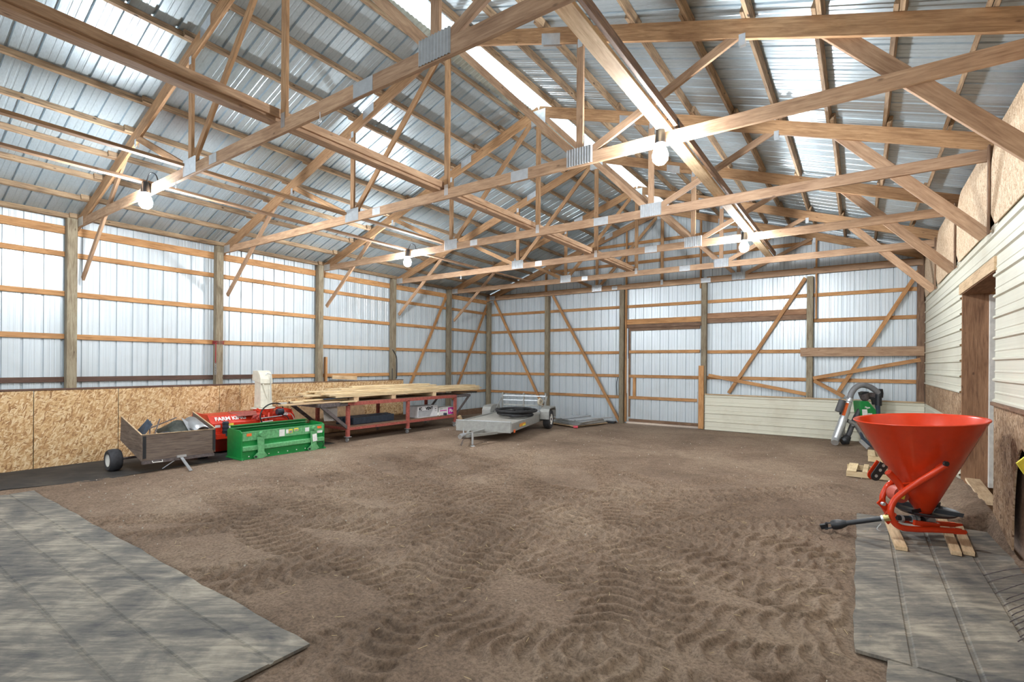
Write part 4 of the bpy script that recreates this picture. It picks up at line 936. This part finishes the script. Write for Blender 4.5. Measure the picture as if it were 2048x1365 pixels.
# ---- steel bench on casters ----------------------------------------------------------------------------------
BX, BB = 1.70, .55
def bench():
    t = thing('steel_bench', 'long red and grey steel frame bench on casters against the left wall', 'bench', (1.15, 9, 0))
    y0, y1, y2 = 7.17, 9.0, 10.82
    zt, zs = .87, .30
    R_ = .07
    legm = 'dark_red'
    for x in (BX, BB):
        for y in (y0, y1, y2):
            if x == BB and y == y1: pass
            lg = MB().beam((x, y, .13), (x, y, zt-.02), R_, R_, (0, 1, 0)).build('leg', M[legm], t)
            cs = MB().box(x-.06, x+.06, y-.06, y+.06, .115, .13).build('caster', M['steel'], lg)
            for s in (-1, 1): MB().beam((x, y+s*.022, .12), (x-.02, y+s*.022, .05), .006, .04).build('caster_fork', M['steel'], lg)
            MB().lathe([(.01, -.016), (.045, -.018), (.052, -.01), (.052, .01), (.045, .018), (.01, .016)], (x-.02, y, .052), (0, 1, 0), 20).build('caster_wheel', M['steel'], lg, smooth=True)
    for x in (BX, BB):
        MB().beam((x, y0-.03, zt), (x, y2+.03, zt), R_, .08).build('top_rail', M['dark_red'], t)
        MB().beam((x, y0-.72, zt+.0), (x, y0-.03, zt), R_, .08).build('top_rail', M['dark_steel'], t)
        MB().beam((x, y2+.03, zt), (x, y2+.65, zt), R_, .07).build('top_rail', M['dark_steel'], t)
        MB().beam((x, y0, zs), (x, y2, zs), .05, .06).build('lower_rail', M['dark_red'], t)
        MB().beam((x, y0-.68, zt-.02), (x, y0-.02, zs+.03), .05, .07).build('diagonal_strut', M['dark_steel'], t)
        MB().beam((x, y2+.62, zt-.02), (x, y2+.03, zs+.04), .04, .05).build('diagonal_strut', M['dark_steel'], t)
    MB().beam((BX, y0-.72, zt), (BB, y0-.72, zt), .06, .08).build('end_rail', M['dark_steel'], t)
    MB().beam((BX, y2+.65, zt), (BB, y2+.65, zt), .06, .07).build('end_rail', M['dark_steel'], t)
    for y in (y0, y1, y2):
        MB().beam((BX, y, zs), (BB, y, zs), .05, .06).build('cross_rail', M['dark_red'], t); MB().beam((BX, y, zt), (BB, y, zt), .05, .07).build('cross_rail', M['dark_red'], t)
    MB().box(BB, BX, y0, y2, zs+.03, zs+.045).build('lower_shelf', M['oldwood'], t)
    MB().box(BB, BX+.0, y0+.02, y2, zt+.036, zt+.046).build('top_sheet', M['oldwood'], t)
    return zs+.046, zt+.047
ZS, ZT = bench()
# things on the lower shelf
def sh(px, py): return onx(px, py, 1.6)
b = MB()
for i in range(5):
    b.box(1.05+i*.09, 1.13+i*.09, 7.32+.04*i, 8.85-.03*i, ZS+.002, ZS+.17-.02*(i % 2))
o = b.build('folded_sheets', M['blue_black'], bevel=.01); tag(o, 'bundle of long dark blue black sheets on the lower bench shelf', 'sheets')
def carton():
    y0, y1, x1 = 9.43, 10.02, 1.62
    t = thing('cardboard_carton', 'grey white carton lettered VENT on the lower bench shelf', 'box', (1.4, 9.7, ZS))
    MB().box(1.2, x1, y0, y1+.17, ZS+.001, ZS+.30).build('carton', M['carton'], t, bevel=.004)
    MB().prism([(x1, y0+.02, ZS+.02), (x1, y1-.14, ZS+.02), (x1, y1-.04, ZS+.17), (x1, y0+.02, ZS+.17)], (.002, 0, 0)).build('printed_panel', M['print_grey'], t).data.materials[0] = flat('light_grey_print', (.40, .41, .43), .6)
    text('IC', (x1+.004, y0+.10, ZS+.235), (0, 1, 0), (0, 0, 1), .11, M['black'], t, bold=.006); text('VENT', (x1+.004, y1-.16, ZS+.235), (0, 1, 0), (0, 0, 1), .11, M['black'], t, bold=.006)
    MB().box(x1, x1+.003, y0+.03, y1-.03, ZS+.172, ZS+.18).build('printed_line', M['black'], t)
    for dy in (0, .04, .08, .12): MB().box(x1, x1+.003, y1+.02+dy, y1+.04+dy, ZS+.255, ZS+.28).build('printed_mark', M['print_grey'], t)
    MB().box(x1, x1+.003, y1+.06, y1+.11, ZS+.20, ZS+.22).build('printed_mark', M['black'], t)
    MB().box(x1, x1+.003, y1+.06, y1+.13, ZS+.15, ZS+.165).build('printed_mark', M['print_grey'], t)
carton()
def carton2():
    y0, y1, x1 = 10.27, 10.98, 1.60
    t = thing('cardboard_carton', 'white carton with a magenta square, right end of the bench shelf', 'box', (1.4, 10.6, ZS))
    a = .06
    MB().prism([(1.28, y0, ZS+.001), (x1, y0, ZS+.001), (x1, y1, ZS+.001), (1.28, y1, ZS+.001)], (0, 0, .22)).build('carton', M['paper'], t, bevel=.003)
    MB().box(x1, x1+.003, y1-.34, y1-.08, ZS+.015, ZS+.205).build('printed_square', M['magenta'], t)
    text('Pix', (x1+.004, y1-.21, ZS+.11), (0, 1, 0), (0, 0, 1), .13, M['paper'], t, bold=.004)
    MB().box(x1, x1+.003, y0+.03, y1-.40, ZS+.12, ZS+.145).build('printed_line', M['magenta'], t)
    MB().box(x1, x1+.003, y0+.03, y0+.14, ZS+.175, ZS+.185).build('printed_line', M['black'], t)
carton2()
b = MB().lathe([(.012, 0), (.045, 0), (.045, .22), (.012, .22)], (1.66, 10.225, ZS+.047), (-.9, .0, 0), 20, closed=True); tag(b.build('paper_roll', M['white'], smooth=True), 'small white roll lying between the two cartons', 'roll')
MBb = MB().box(1.62, 1.69, 10.42, 10.50, ZS+.002, ZS+.07); tag(MBb.build('small_can', M['blue_black'], bevel=.01), 'small dark can in front of the white carton', 'can')
tag(MB().prism([(1.42, 6.98, .30), (1.42, 7.10, .30), (1.10, 7.10, .34), (1.10, 6.98, .34)], (0, 0, .01)).build('paint_tray', M['steel']), 'small grey tray at the left end of the bench shelf', 'tray') if False else None
o = MB().prism([(1.62, 6.62, .52), (1.62, 6.95, .50), (1.60, 6.96, .86), (1.60, 6.60, .86)], (-.012, 0, 0)).build('grey_board', M['steel']); o.data.materials[0] = flat('grey_card', (.36, .33, .31), .8); tag(o, 'grey panel hanging inside the left end of the bench', 'panel')
# cardboard leaning against the wall behind the bench
o = MB().prism([(.12, 6.7, .02), (.12, 9.0, .02), (.05, 8.9, .66), (.05, 6.8, .72)], (.02, 0, 0)).build('cardboard_sheet', M['cardboard']); tag(o, 'brown cardboard sheet leaning on the wall behind the bench', 'cardboard')
o = board('leaning_board', (1.80, 11.02, .05), (1.79, 10.90, .30), .08, .10, M['palewood']); tag(o, 'short board leaning at the right end of the bench', 'board')
# blocks carrying the lumber
ztop = ZT
for i, (y, s) in enumerate(((7.42, 'left'), (8.55, 'middle left'), (10.0, 'right'))):
    o = board('spacer_block', (1.68, y, ztop+.05), (.6, y, ztop+.05), .13, .10, M['palewood'] if i != 2 else M['newwood'], bevel=.002); tag(o, 'block under the lumber pile, %s one' % s, 'block', 'blocks under the lumber pile')
# lumber pile: boards one by one
zl = ztop+.102; rs = random.Random(11); n_ = 0
layers = [  # z index, y start, y end, x positions
    (0, 6.9, 11.9, (1.62, 1.47, 1.31, 1.16, 1.0, .84)),
    (1, 6.6, 12.0, (1.60, 1.44, 1.28, 1.12, .96)),
    (2, 6.5, 11.9, (1.58, 1.42, 1.26, 1.10)),
    (3, 6.7, 11.7, (1.50, 1.34, 1.18)),
    (4, 6.9, 10.4, (1.3, 1.14)),
    (5, 7.9, 10.3, (1.2, 1.05))]
ln = ['lowest', 'second', 'third', 'fourth', 'fifth', 'top']
for li, ya, yb, xs in layers:
    for j, x in enumerate(xs):
        a, c = ya+rs.uniform(-.35, .35), yb+rs.uniform(-.25, .3); dz = .036
        z = zl+li*.0375+.017
        o = board('lumber_board', (x, a, z), (x+rs.uniform(-.006, .006), c, z), .135, .033, M['newwood'], bevel=.002)
        tag(o, 'pale new board in the %s layer of the lumber pile, %s from the front' % (ln[li], words(j)), 'board', 'new boards on the bench')
odd = [((5.62, 1.62), (7.0, 1.6), .932, 'palewood', 'ragged board sticking out left, lowest on the bench end'), ((5.95, 1.45), (7.3, 1.45), .967, 'newwood', 'pale board sticking out left above the bench end'),
       ((5.75, 1.25), (7.3, 1.2), .99, 'osb', 'orange tinted board poking out left of the pile'), ((6.2, 1.5), (7.2, 1.5), .99, 'newwood', 'short pale board on the left end pile'),
       ((6.5, 1.30), (7.5, 1.28), 1.04, 'palewood', 'worn board higher on the left end pile'), ((6.1, .95), (7.4, .95), 1.04, 'palewood', 'worn board at the back of the left end pile'), ((6.95, 1.76), (7.33, 1.76), .928, 'newwood', 'short pale offcut on the front edge of the bench')]
for (ya, xa), (yb, xb), z, mt, lab in odd:
    o = board('lumber_board', (xa, ya, z), (xb, yb, z), .13, .032, M[mt], bevel=.002); tag(o, lab, 'board', 'odd boards at the left end of the bench')
o = board('blue_strip', (1.62, 6.6, 1.0), (1.6, 7.5, 1.02), .06, .03, M['blue_black']); tag(o, 'dark blue strip among the boards at the left of the pile', 'strip')
o = board('lumber_board', (-.03, 7.98, 1.43), (-.03, 8.75, 1.385), .03, .10, M['palewood']); tag(o, 'short worn plank standing on the ledge behind the lumber pile', 'board', 'odd boards behind the pile')
o = board('lumber_board', (.62, 7.1, ZT+.02), (.62, 8.0, ZT+.02), .12, .04, M['palewood']); tag(o, 'short worn plank lying behind the lumber pile', 'board', 'odd boards behind the pile')
o = MB().tube([(1.5, 10.9, ZT+.06), (1.62, 11.9, ZT+.03)], .02, 8).build('black_pipe', M['black']); tag(o, 'thin black pipe sticking out right under the lumber', 'pipe')

# ---- utility trailer -------------------------------------------------------------------------------------------
def trailer():
    O = Vector((4.65, 9.41, 0)); ex = Vector((-.961, -.275, 0)).normalized(); ey = Vector((-.275, .961, 0)).normalized()   # ex: towards the left side, ey: towards the tail
    def P(a, b_, z): return O + ex*a + ey*b_ + U0*z
    t = thing('utility_trailer', 'small pale grey utility trailer with a rail gate in the far corner', 'trailer', P(.69, 1.5, 0))
    W_, L_ = 1.38, 3.15; zd = .40
    def tilt(b_): return 0
    def bar(a0, b0, z0, a1, b1, z1, wd, hd, nm, mt='alu', up=(0, 0, 1)): return MB().beam(P(a0, b0, z0), P(a1, b1, z1), wd, hd, up).build(nm, M[mt], t, bevel=.004)
    MB().hexa([P(0, 0, zd-.03), P(W_, 0, zd-.03), P(W_, L_, zd-.03), P(0, L_, zd-.03)], [P(0, 0, zd), P(W_, 0, zd), P(W_, L_, zd), P(0, L_, zd)]).build('deck', flat('trailer_deck', (.42, .40, .36), .7, 0, .15), t)
    bar(0, 0, .335, W_, 0, .335, .04, .25, 'front_board')
    bar(0, 0, .465, W_, 0, .465, .05, .012, 'front_lip', 'galv')
    bar(0, 0, .33, 0, L_, .33, .04, .20, 'side_rail'); bar(W_, 0, .36, W_, L_, .36, .04, .14, 'side_rail')
    for z in (.28, .33, .38): bar(-.022, .02, z, -.022, L_*.6, z, .006, .012, 'rail_ridge')
    bar(0, L_, .34, W_, L_, .34, .04, .14, 'rear_rail')
    # lamps and plates on the right side
    MB().beam(P(-.03, .12, .24), P(-.03, .22, .24), .012, .07).build('marker_lamp', M['sticker_o'], t)
    MB().beam(P(-.03, .55, .33), P(-.03, 1.02, .33), .008, .07).build('reflector_plate', flat('amber', (.75, .30, .04), .4), t)
    MB().beam(P(-.035, .78, .31), P(-.035, 1.02, .31), .008, .035).build('reflector_plate', M['yellow'], t)
    # tongue
    for a in (.25, W_-.25): MB().beam(P(a, .25, .20), P(W_/2+.02, -.95, .23), .05, .06).build('tongue_tube', M['alu'], t)
    MB().beam(P(W_/2, .0, .24), P(W_/2+.03, -1.0, .25), .07, .07).build('tongue_tube', M['alu'], t)
    cp = P(W_/2+.04, -1.12, .27)
    MB().tube([P(W_/2+.03, -.95, .27), cp, cp-ey*.08-U0*.02], [.035, .045, .05], 12).build('coupler', M['galv'], t, smooth=True)
    MB().tube([cp+ey*.1, cp+ey*.1+U0*.13], .014, 8).build('coupler_latch', M['galv'], t)
    MB().tube([P(W_/2-.10, -.85, .3), P(W_/2-.10, -.85, .04)], .025, 10).build('jack_post', M['galv'], t, smooth=True)
    MB().lathe([(0, 0), (.06, 0), (.05, .02), (0, .03)], P(W_/2-.10, -.85, .0), U0, 16).build('jack_foot', M['galv'], t)
    MB().tube(smoothpath([P(W_/2+.05, -.9, .22), P(W_/2+.1, -1.0, .08), P(W_/2+.12, -.95, .03), P(W_/2+.2, -.7, .05)]), .008, 6).build('safety_chain', M['dark_steel'], t)
    # wheels and fenders
    for a, s in ((-.17, -1), (W_+.17, 1)):
        wc = P(a, 2.72, .27)
        wh = MB().lathe([(.15, -.09), (.235, -.095), (.262, -.07), (.27, 0), (.262, .07), (.235, .095), (.15, .09)], wc, ex, 40).build('wheel', M['tyre_dirty'], t, smooth=True)
        MB().lathe([(0, -.075), (.045, -.08), (.05, -.05), (.11, -.045), (.15, -.085), (.16, -.088), (.155, .08), (0, .07)], wc, ex, 32).build('rim', M['white'], wh, smooth=True)
        MB().lathe([(0, -.10), (.035, -.095), (.04, -.06), (0, -.06)], wc, ex, 18).build('hub', M['dark_steel'], wh, smooth=True)
        for q in range(5):
            an = q*2*math.pi/5; MB().lathe([(0, -.062), (.016, -.06), (.016, -.04), (0, -.04)], wc+ey*math.cos(an)*.095+U0*math.sin(an)*.095, ex, 10).build('wheel_slot', M['black'], wh)
        # fender: boxy arch, closed on the outer side rim
        f = [(2.32, .30), (2.32, .50), (2.38, .585), (2.46, .62), (3.00, .62), (3.08, .585), (3.14, .50), (3.14, .30)]
        g = [(2.36, .30), (2.36, .49), (2.41, .56), (2.47, .585), (2.99, .585), (3.05, .56), (3.10, .49), (3.10, .30)]
        ao, ai = a+s*(-.12), a+s*(.12)
        b = MB(); k_ = len(f)
        lo, hi = min(ao, ai), max(ao, ai)
        vs = [P(lo, y, z) for y, z in f]+[P(hi, y, z) for y, z in f]+[P(lo, y, z) for y, z in g]+[P(hi, y, z) for y, z in g]
        fs = []
        for i in range(k_-1): fs += [(i, i+1, k_+i+1, k_+i), (2*k_+i, 3*k_+i, 3*k_+i+1, 2*k_+i+1), (i, 2*k_+i, 2*k_+i+1, i+1), (k_+i, k_+i+1, 3*k_+i+1, 3*k_+i)]
        fs += [(0, k_, 3*k_, 2*k_), (k_-1, 3*k_-1, 4*k_-1, 2*k_-1)]
        b.add(vs, fs)
        # outer lip
        out_a = a-.12 if s < 0 else a+.12
        b.build('fender', M['alu'], t)
        inn = a+.125 if s < 0 else a-.125
        MB().prism([P(inn, y, z) for y, z in f], ex*(.01 if s < 0 else -.01)).build('fender_back', M['alu'], t)
    MB().tube([P(-.1, 2.72, .27), P(W_+.1, 2.72, .27)], .03, 10).build('axle', M['dark_steel'], t)
    # rail gate at the tail, leaning a little
    gz0, gz1, gy = .42, .93, L_-.02
    for a in (0.03, W_/2, W_-.03): bar(a, gy, gz0-.1, a, gy+.03, gz1+(.03 if a != W_/2 else .03), .04, .045, 'gate_post', up=(1, 0, 0))
    for i, z in enumerate((.47, .60, .74, .87)): bar(.03, gy+.02, z, W_-.03, gy+.02, z, .03, .035, 'gate_rail', 'galv' if i > 1 else 'alu')
    bar(W_-.0, gy, .80, W_+.02, gy-.55, .42, .03, .035, 'gate_stay'); bar(-.02, gy, .88, -.04, gy-.60, .30, .03, .035, 'gate_stay')
    # hose coil on the deck
    pts = []; N = 230; LP = ((.60, 1.45, .48, .55, 0), (.78, 1.75, .50, .42, .4), (.48, 1.30, .34, .60, .9), (.85, 1.35, .36, .50, 1.2), (.50, 1.78, .42, .45, .2), (.72, 1.5, .58, .70, .5))
    for i in range(N):
        u = i/N*len(LP); k_ = int(u); f = u-k_; a_ = 2*math.pi*u
        l0, l1 = LP[k_], LP[min(k_+1, len(LP)-1)]; f = f*f*(3-2*f); q = [x0*(1-f)+x1*f for x0, x1 in zip(l0, l1)]
        pts.append(P(q[0]-.20+.85*q[2]*math.cos(a_), q[1]+.30+q[3]*math.sin(a_+q[4]*.3), zd+.04+.034*k_*.75+.03*f*.75))
    o = MB().tube(pts, .034, 10).build('hose', M['rubber'], smooth=True); tag(o, 'thick black hose coiled on the utility trailer deck', 'hose')
    # winch strap roll on the right gate post
    MB().lathe([(.05, -.03), (.10, -.03), (.11, 0), (.10, .03), (.05, .03)], P(.14, 2.98, .72), ex*.7+ey*.3, 20, closed=True).build('strap_roll', flat('tan_strap', (.5, .44, .34), .7), t, smooth=True)
    o = MB().beam(P(.35, .35, zd+.008), P(.80, .25, zd+.008), .10, .012).build('wood_scrap', M['oldwood']); tag(o, 'flat brown scrap on the front of the trailer deck', 'scrap')
trailer()
# flat stack of panels behind the trailer
cs = [(4.25, 12.55), (4.95, 12.75), (4.65, 14.2), (3.45, 13.9)]
for i in range(5):
    z = .03+i*.032; d = .05*i
    b = MB().prism([(3.55+d*.5, 13.0+d, z), (4.62+d, 12.62+d*.3, z), (4.95-d*.3, 14.1-d, z), (3.75, 14.3, z)], (0, 0, .028))
    o = b.build('flat_sheet', M['galv'] if i in (2, 4) else M['alu'] if i != 0 else M['palewood'], bevel=.003)
    tag(o, ['pale board at the bottom of the flat stack behind the trailer', 'grey panel, second from the bottom behind the trailer', 'bright metal panel in the middle of the flat stack', 'grey panel, second from the top behind the trailer', 'bright metal panel on top of the flat stack'][i], 'sheet', 'flat sheets behind the trailer')
for i, (a, c) in enumerate((((4.55, 12.75), (5.05, 14.15)), ((4.0, 12.9), (4.3, 14.2)))):
    o = board('aluminium_strip', (a[0], a[1], .21), (c[0], c[1], .21), .09, .03, M['galv']); tag(o, ('right', 'left')[i]+' bright strip lying on the flat stack behind the trailer', 'strip')
o = MB().tube([(4.62, 12.52, .05), (4.74, 12.56, .05)], .035, 10).build('red_cap', flat('pink_red', (.6, .07, .10), .5), smooth=True); tag(o, 'small red cap at the corner of the flat stack', 'cap')
b = MB().box(4.72, 5.05, 14.35, 14.56, .0, .06); o = b.build('black_tray', M['black'], bevel=.01); tag(o, 'flat black tray on the ground left of the sliding door', 'tray')

# ---- curved pipe implement at the far right ------------------------------------------------------------------
def implement():
    t = thing('curved_pipe_implement', 'grey and green farm implement with an arched pipe behind the spreader', 'farm implement', (11.2, 13.6, 0))
    c = 11.4
    A = lambda px, py, dc=0: P2(px, py, c+dc)
    MB().tube(smoothpath([A(1699, 799), A(1703, 787), A(1711, 776), A(1722, 771), A(1735, 772.5), A(1746, 778), A(1757, 786)], 6), .062, 16).build('arched_pipe', M['steel'], t, smooth=True).data.materials[0] = flat('grey_pipe', (.20, .20, .21), .5)
    MB().tube([A(1700.5, 797), A(1698, 804)], .068, 16).build('pipe_collar', M['galv'], t, smooth=True)
    MB().tube([A(1697.5, 805), A(1684, 846), A(1671.5, 878), A(1669.5, 886.2, -.1)], [.07, .085, .085, .075], 16).build('silver_tube', M['galv'], t, smooth=True)
    MB().prism([A(1693, 806, -.12), A(1698, 807, -.12), A(1690, 832, -.12), A(1685, 831, -.12)], FW*.03).build('orange_band', M['sticker_o'], t)
    MB().tube([A(1685, 801, -.1), A(1676.5, 824, -.1)], .072, 16).build('grip_cylinder', flat('dark_grey', (.08, .08, .085), .6), t, smooth=True)
    MB().prism([A(1688, 808), A(1684, 830), A(1681, 830), A(1684, 807)], FW*.05).build('side_bracket', M['black'], t)
    MB().prism([A(1699, 808, .04), A(1702, 815, .04), A(1700, 828, .04), A(1692, 845, .04), A(1690, 862, .04), A(1693, 875, .04), A(1683, 872, .04), A(1687, 850, .04)], FW*.04).build('frame_plate', M['steel'], t)
    MB().tube(smoothpath([A(1722, 817, .1), A(1713, 832, .1), A(1704, 852, .06), A(1697, 870, .03), A(1688, 882, 0)], 5), [.055]*20+[.075]*1 if False else .055, 14).build('flexible_hose', M['black'], t, smooth=True).data.materials[0] = flat('hose_grey', (.07, .072, .08), .6)
    MB().tube([A(1697, 873, -.02), A(1690, 882, -.02), A(1684, 884, -.02)], [.06, .11, .075], 16).build('nozzle', M['black'], t, smooth=True)
    MB().prism([A(1720.5, 804), A(1725, 802.5), A(1737, 803), A(1753, 822), A(1758, 835), A(1724, 835)], FW*.25).build('green_shield', M['green'], t, bevel=.01)
    MB().prism([A(1724, 819.5, -.01), A(1734, 819.5, -.01), A(1736, 833, -.01), A(1725, 833, -.01)], -FW*.004).build('label', M['paper'], t)
    MB().prism([A(1736, 827, -.01), A(1744, 827, -.01), A(1745, 833, -.01), A(1736, 833, -.01)], -FW*.004).build('label', M['carton'], t)
    text('Pippa', A(1735, 815.5, -.012), R0, U0, .055, M['paper'], t, bold=.002)
    MB().tube([A(1727, 788, .05), A(1730, 797, .05), A(1731, 802, .05)], [.10, .09, .05], 16).build('motor', M['black'], t, smooth=True).data.materials[0] = M['dark_steel']
    MB().prism([A(1723, 786), A(1730, 783.5), A(1738, 784), A(1737, 788), A(1725, 792)], FW*.12).build('motor_bracket', M['black'], t)
    MB().box(0, 0, 0, 0, 0, 0)
    MB().prism([A(1737, 786, .02), A(1751, 786, .02), A(1750, 795, .02), A(1738, 796, .02)], FW*.1).build('motor_bracket', M['dark_steel'], t)
    MB().prism([A(1735, 793), A(1752, 796), A(1752, 810), A(1747, 810), A(1745, 800), A(1736, 798)], FW*.05).build('motor_bracket', M['black'], t)
    MB().lathe([(0, -.10), (.08, -.10), (.085, 0), (.07, .10), (0, .10)], A(1758, 787, .02), U0, 20).build('pipe_elbow', M['black'], t, smooth=True)
    MB().tube([A(1757, 792), A(1757, 812)], .065, 16).build('black_coupling', M['black'], t, smooth=True)
    MB().tube([A(1755, 811), A(1756, 818), A(1757, 870)], [.055, .045, .045], 14).build('vertical_pipe', M['blue_black'], t, smooth=True)
    MB().tube([A(1695, 842), A(1703, 846), A(1711, 850), A(1721, 866), A(1729, 880, -.2)], .045, 12).build('frame_tube', M['steel'], t, smooth=True)
    MB().tube([A(1703, 852), A(1709, 850)], .03, 10).build('frame_tube', M['steel'], t, smooth=True)
    MB().tube([A(1721, 866), A(1726, 878, -.2), A(1760, 905, -.8)], .035, 12).build('frame_tube', M['blue_black'], t, smooth=True)
    MB().beam(A(1721, 882, -.6), A(1737, 897, -.8), .04, .07).build('lever', M['galv'], t)
    MB().tube([A(1757, 868), A(1757, 884, -.1)], .05, 12).build('rear_leg', M['steel'], t)
implement()
# ---- broken pallets --------------------------------------------------------------------------------------------------
def pallet():
    t = thing('wooden_pallet', 'small pale broken pallet lying left of the spreader', 'pallet', (11.3, 10.2, 0))
    for y in (9.86, 10.55): board('stringer', (11.05, y, .05), (11.75, y, .05), .035, .085, M['newwood'], t)
    for x, w_ in ((11.12, .13), (11.30, .07), (11.46, .12), (11.62, .06)):
        board('slat', (x, 9.83, .102), (x+.03, 10.62, .102), w_, .018, M['newwood'], t)
pallet()
def pallet2():
    t = thing('wooden_pallet', 'second pale pallet piece, behind the first and beside the hopper', 'pallet', (11.65, 12.0, 0))
    for x in (11.42, 11.58, 11.75): board('slat', (x, 11.6, .12), (x, 12.4, .12), .11, .018, M['newwood'], t)
    for y in (11.62, 12.35): board('stringer', (11.36, y, .06), (11.85, y, .06), .035, .10, M['newwood'], t)
pallet2()
# ---- hay rake wheel poking into the picture ------------------------------------------------------------------------------
def rake():
    hub = Vector((12.30, 4.55, .55))
    t = thing('hay_rake', 'curved wire tines of a hay rake at the right picture edge', 'hay rake', (12.30, 4.55, 0))
    tips = [(1967, 1152), (1975, 1166), (1990, 1188), (2013, 1200), (2008, 1212), (2016, 1224), (2024, 1232), (2020, 1245), (2030, 1252), (2034, 1264), (2040, 1275), (2036, 1284)]
    for i, (px, py) in enumerate(tips):
        tip = onz(px, py, .045)
        root = Vector((12.34, 4.62-i*.05, .50-.012*i)) if i < 3 else Vector((12.33, 4.80-.06*i, .36))
        mid = tip.lerp(root, .5) + Vector((0, 0, .05)); q = tip.lerp(root, .12)+Vector((0, 0, .02))
        MB().tube(smoothpath([tip, q, mid, root], 5), .0035, 6).build('tine', M['dark_steel'], t, smooth=True)
    MB().lathe([(.02, -.03), (.09, -.03), (.09, .03), (.02, .03)], (12.34, 4.5, .42), (1, 0, 0), 20, closed=True).build('hub', M['yellow'], t, smooth=True)
    for px, py, dx in ((2031, 926, 1),):
        a = [P2(2034, 927, 4.1), P2(2058, 909, 4.1), P2(2072, 930, 4.1), P2(2050, 950, 4.1)]
        MB().prism(a, FW*.012).build('arm_plate', M['yellow'], t)
    MB().tube([P2(2060, 925, 4.0), Vector((12.33, 4.5, .45))], .02, 10).build('arm', M['yellow'], t)
rake()
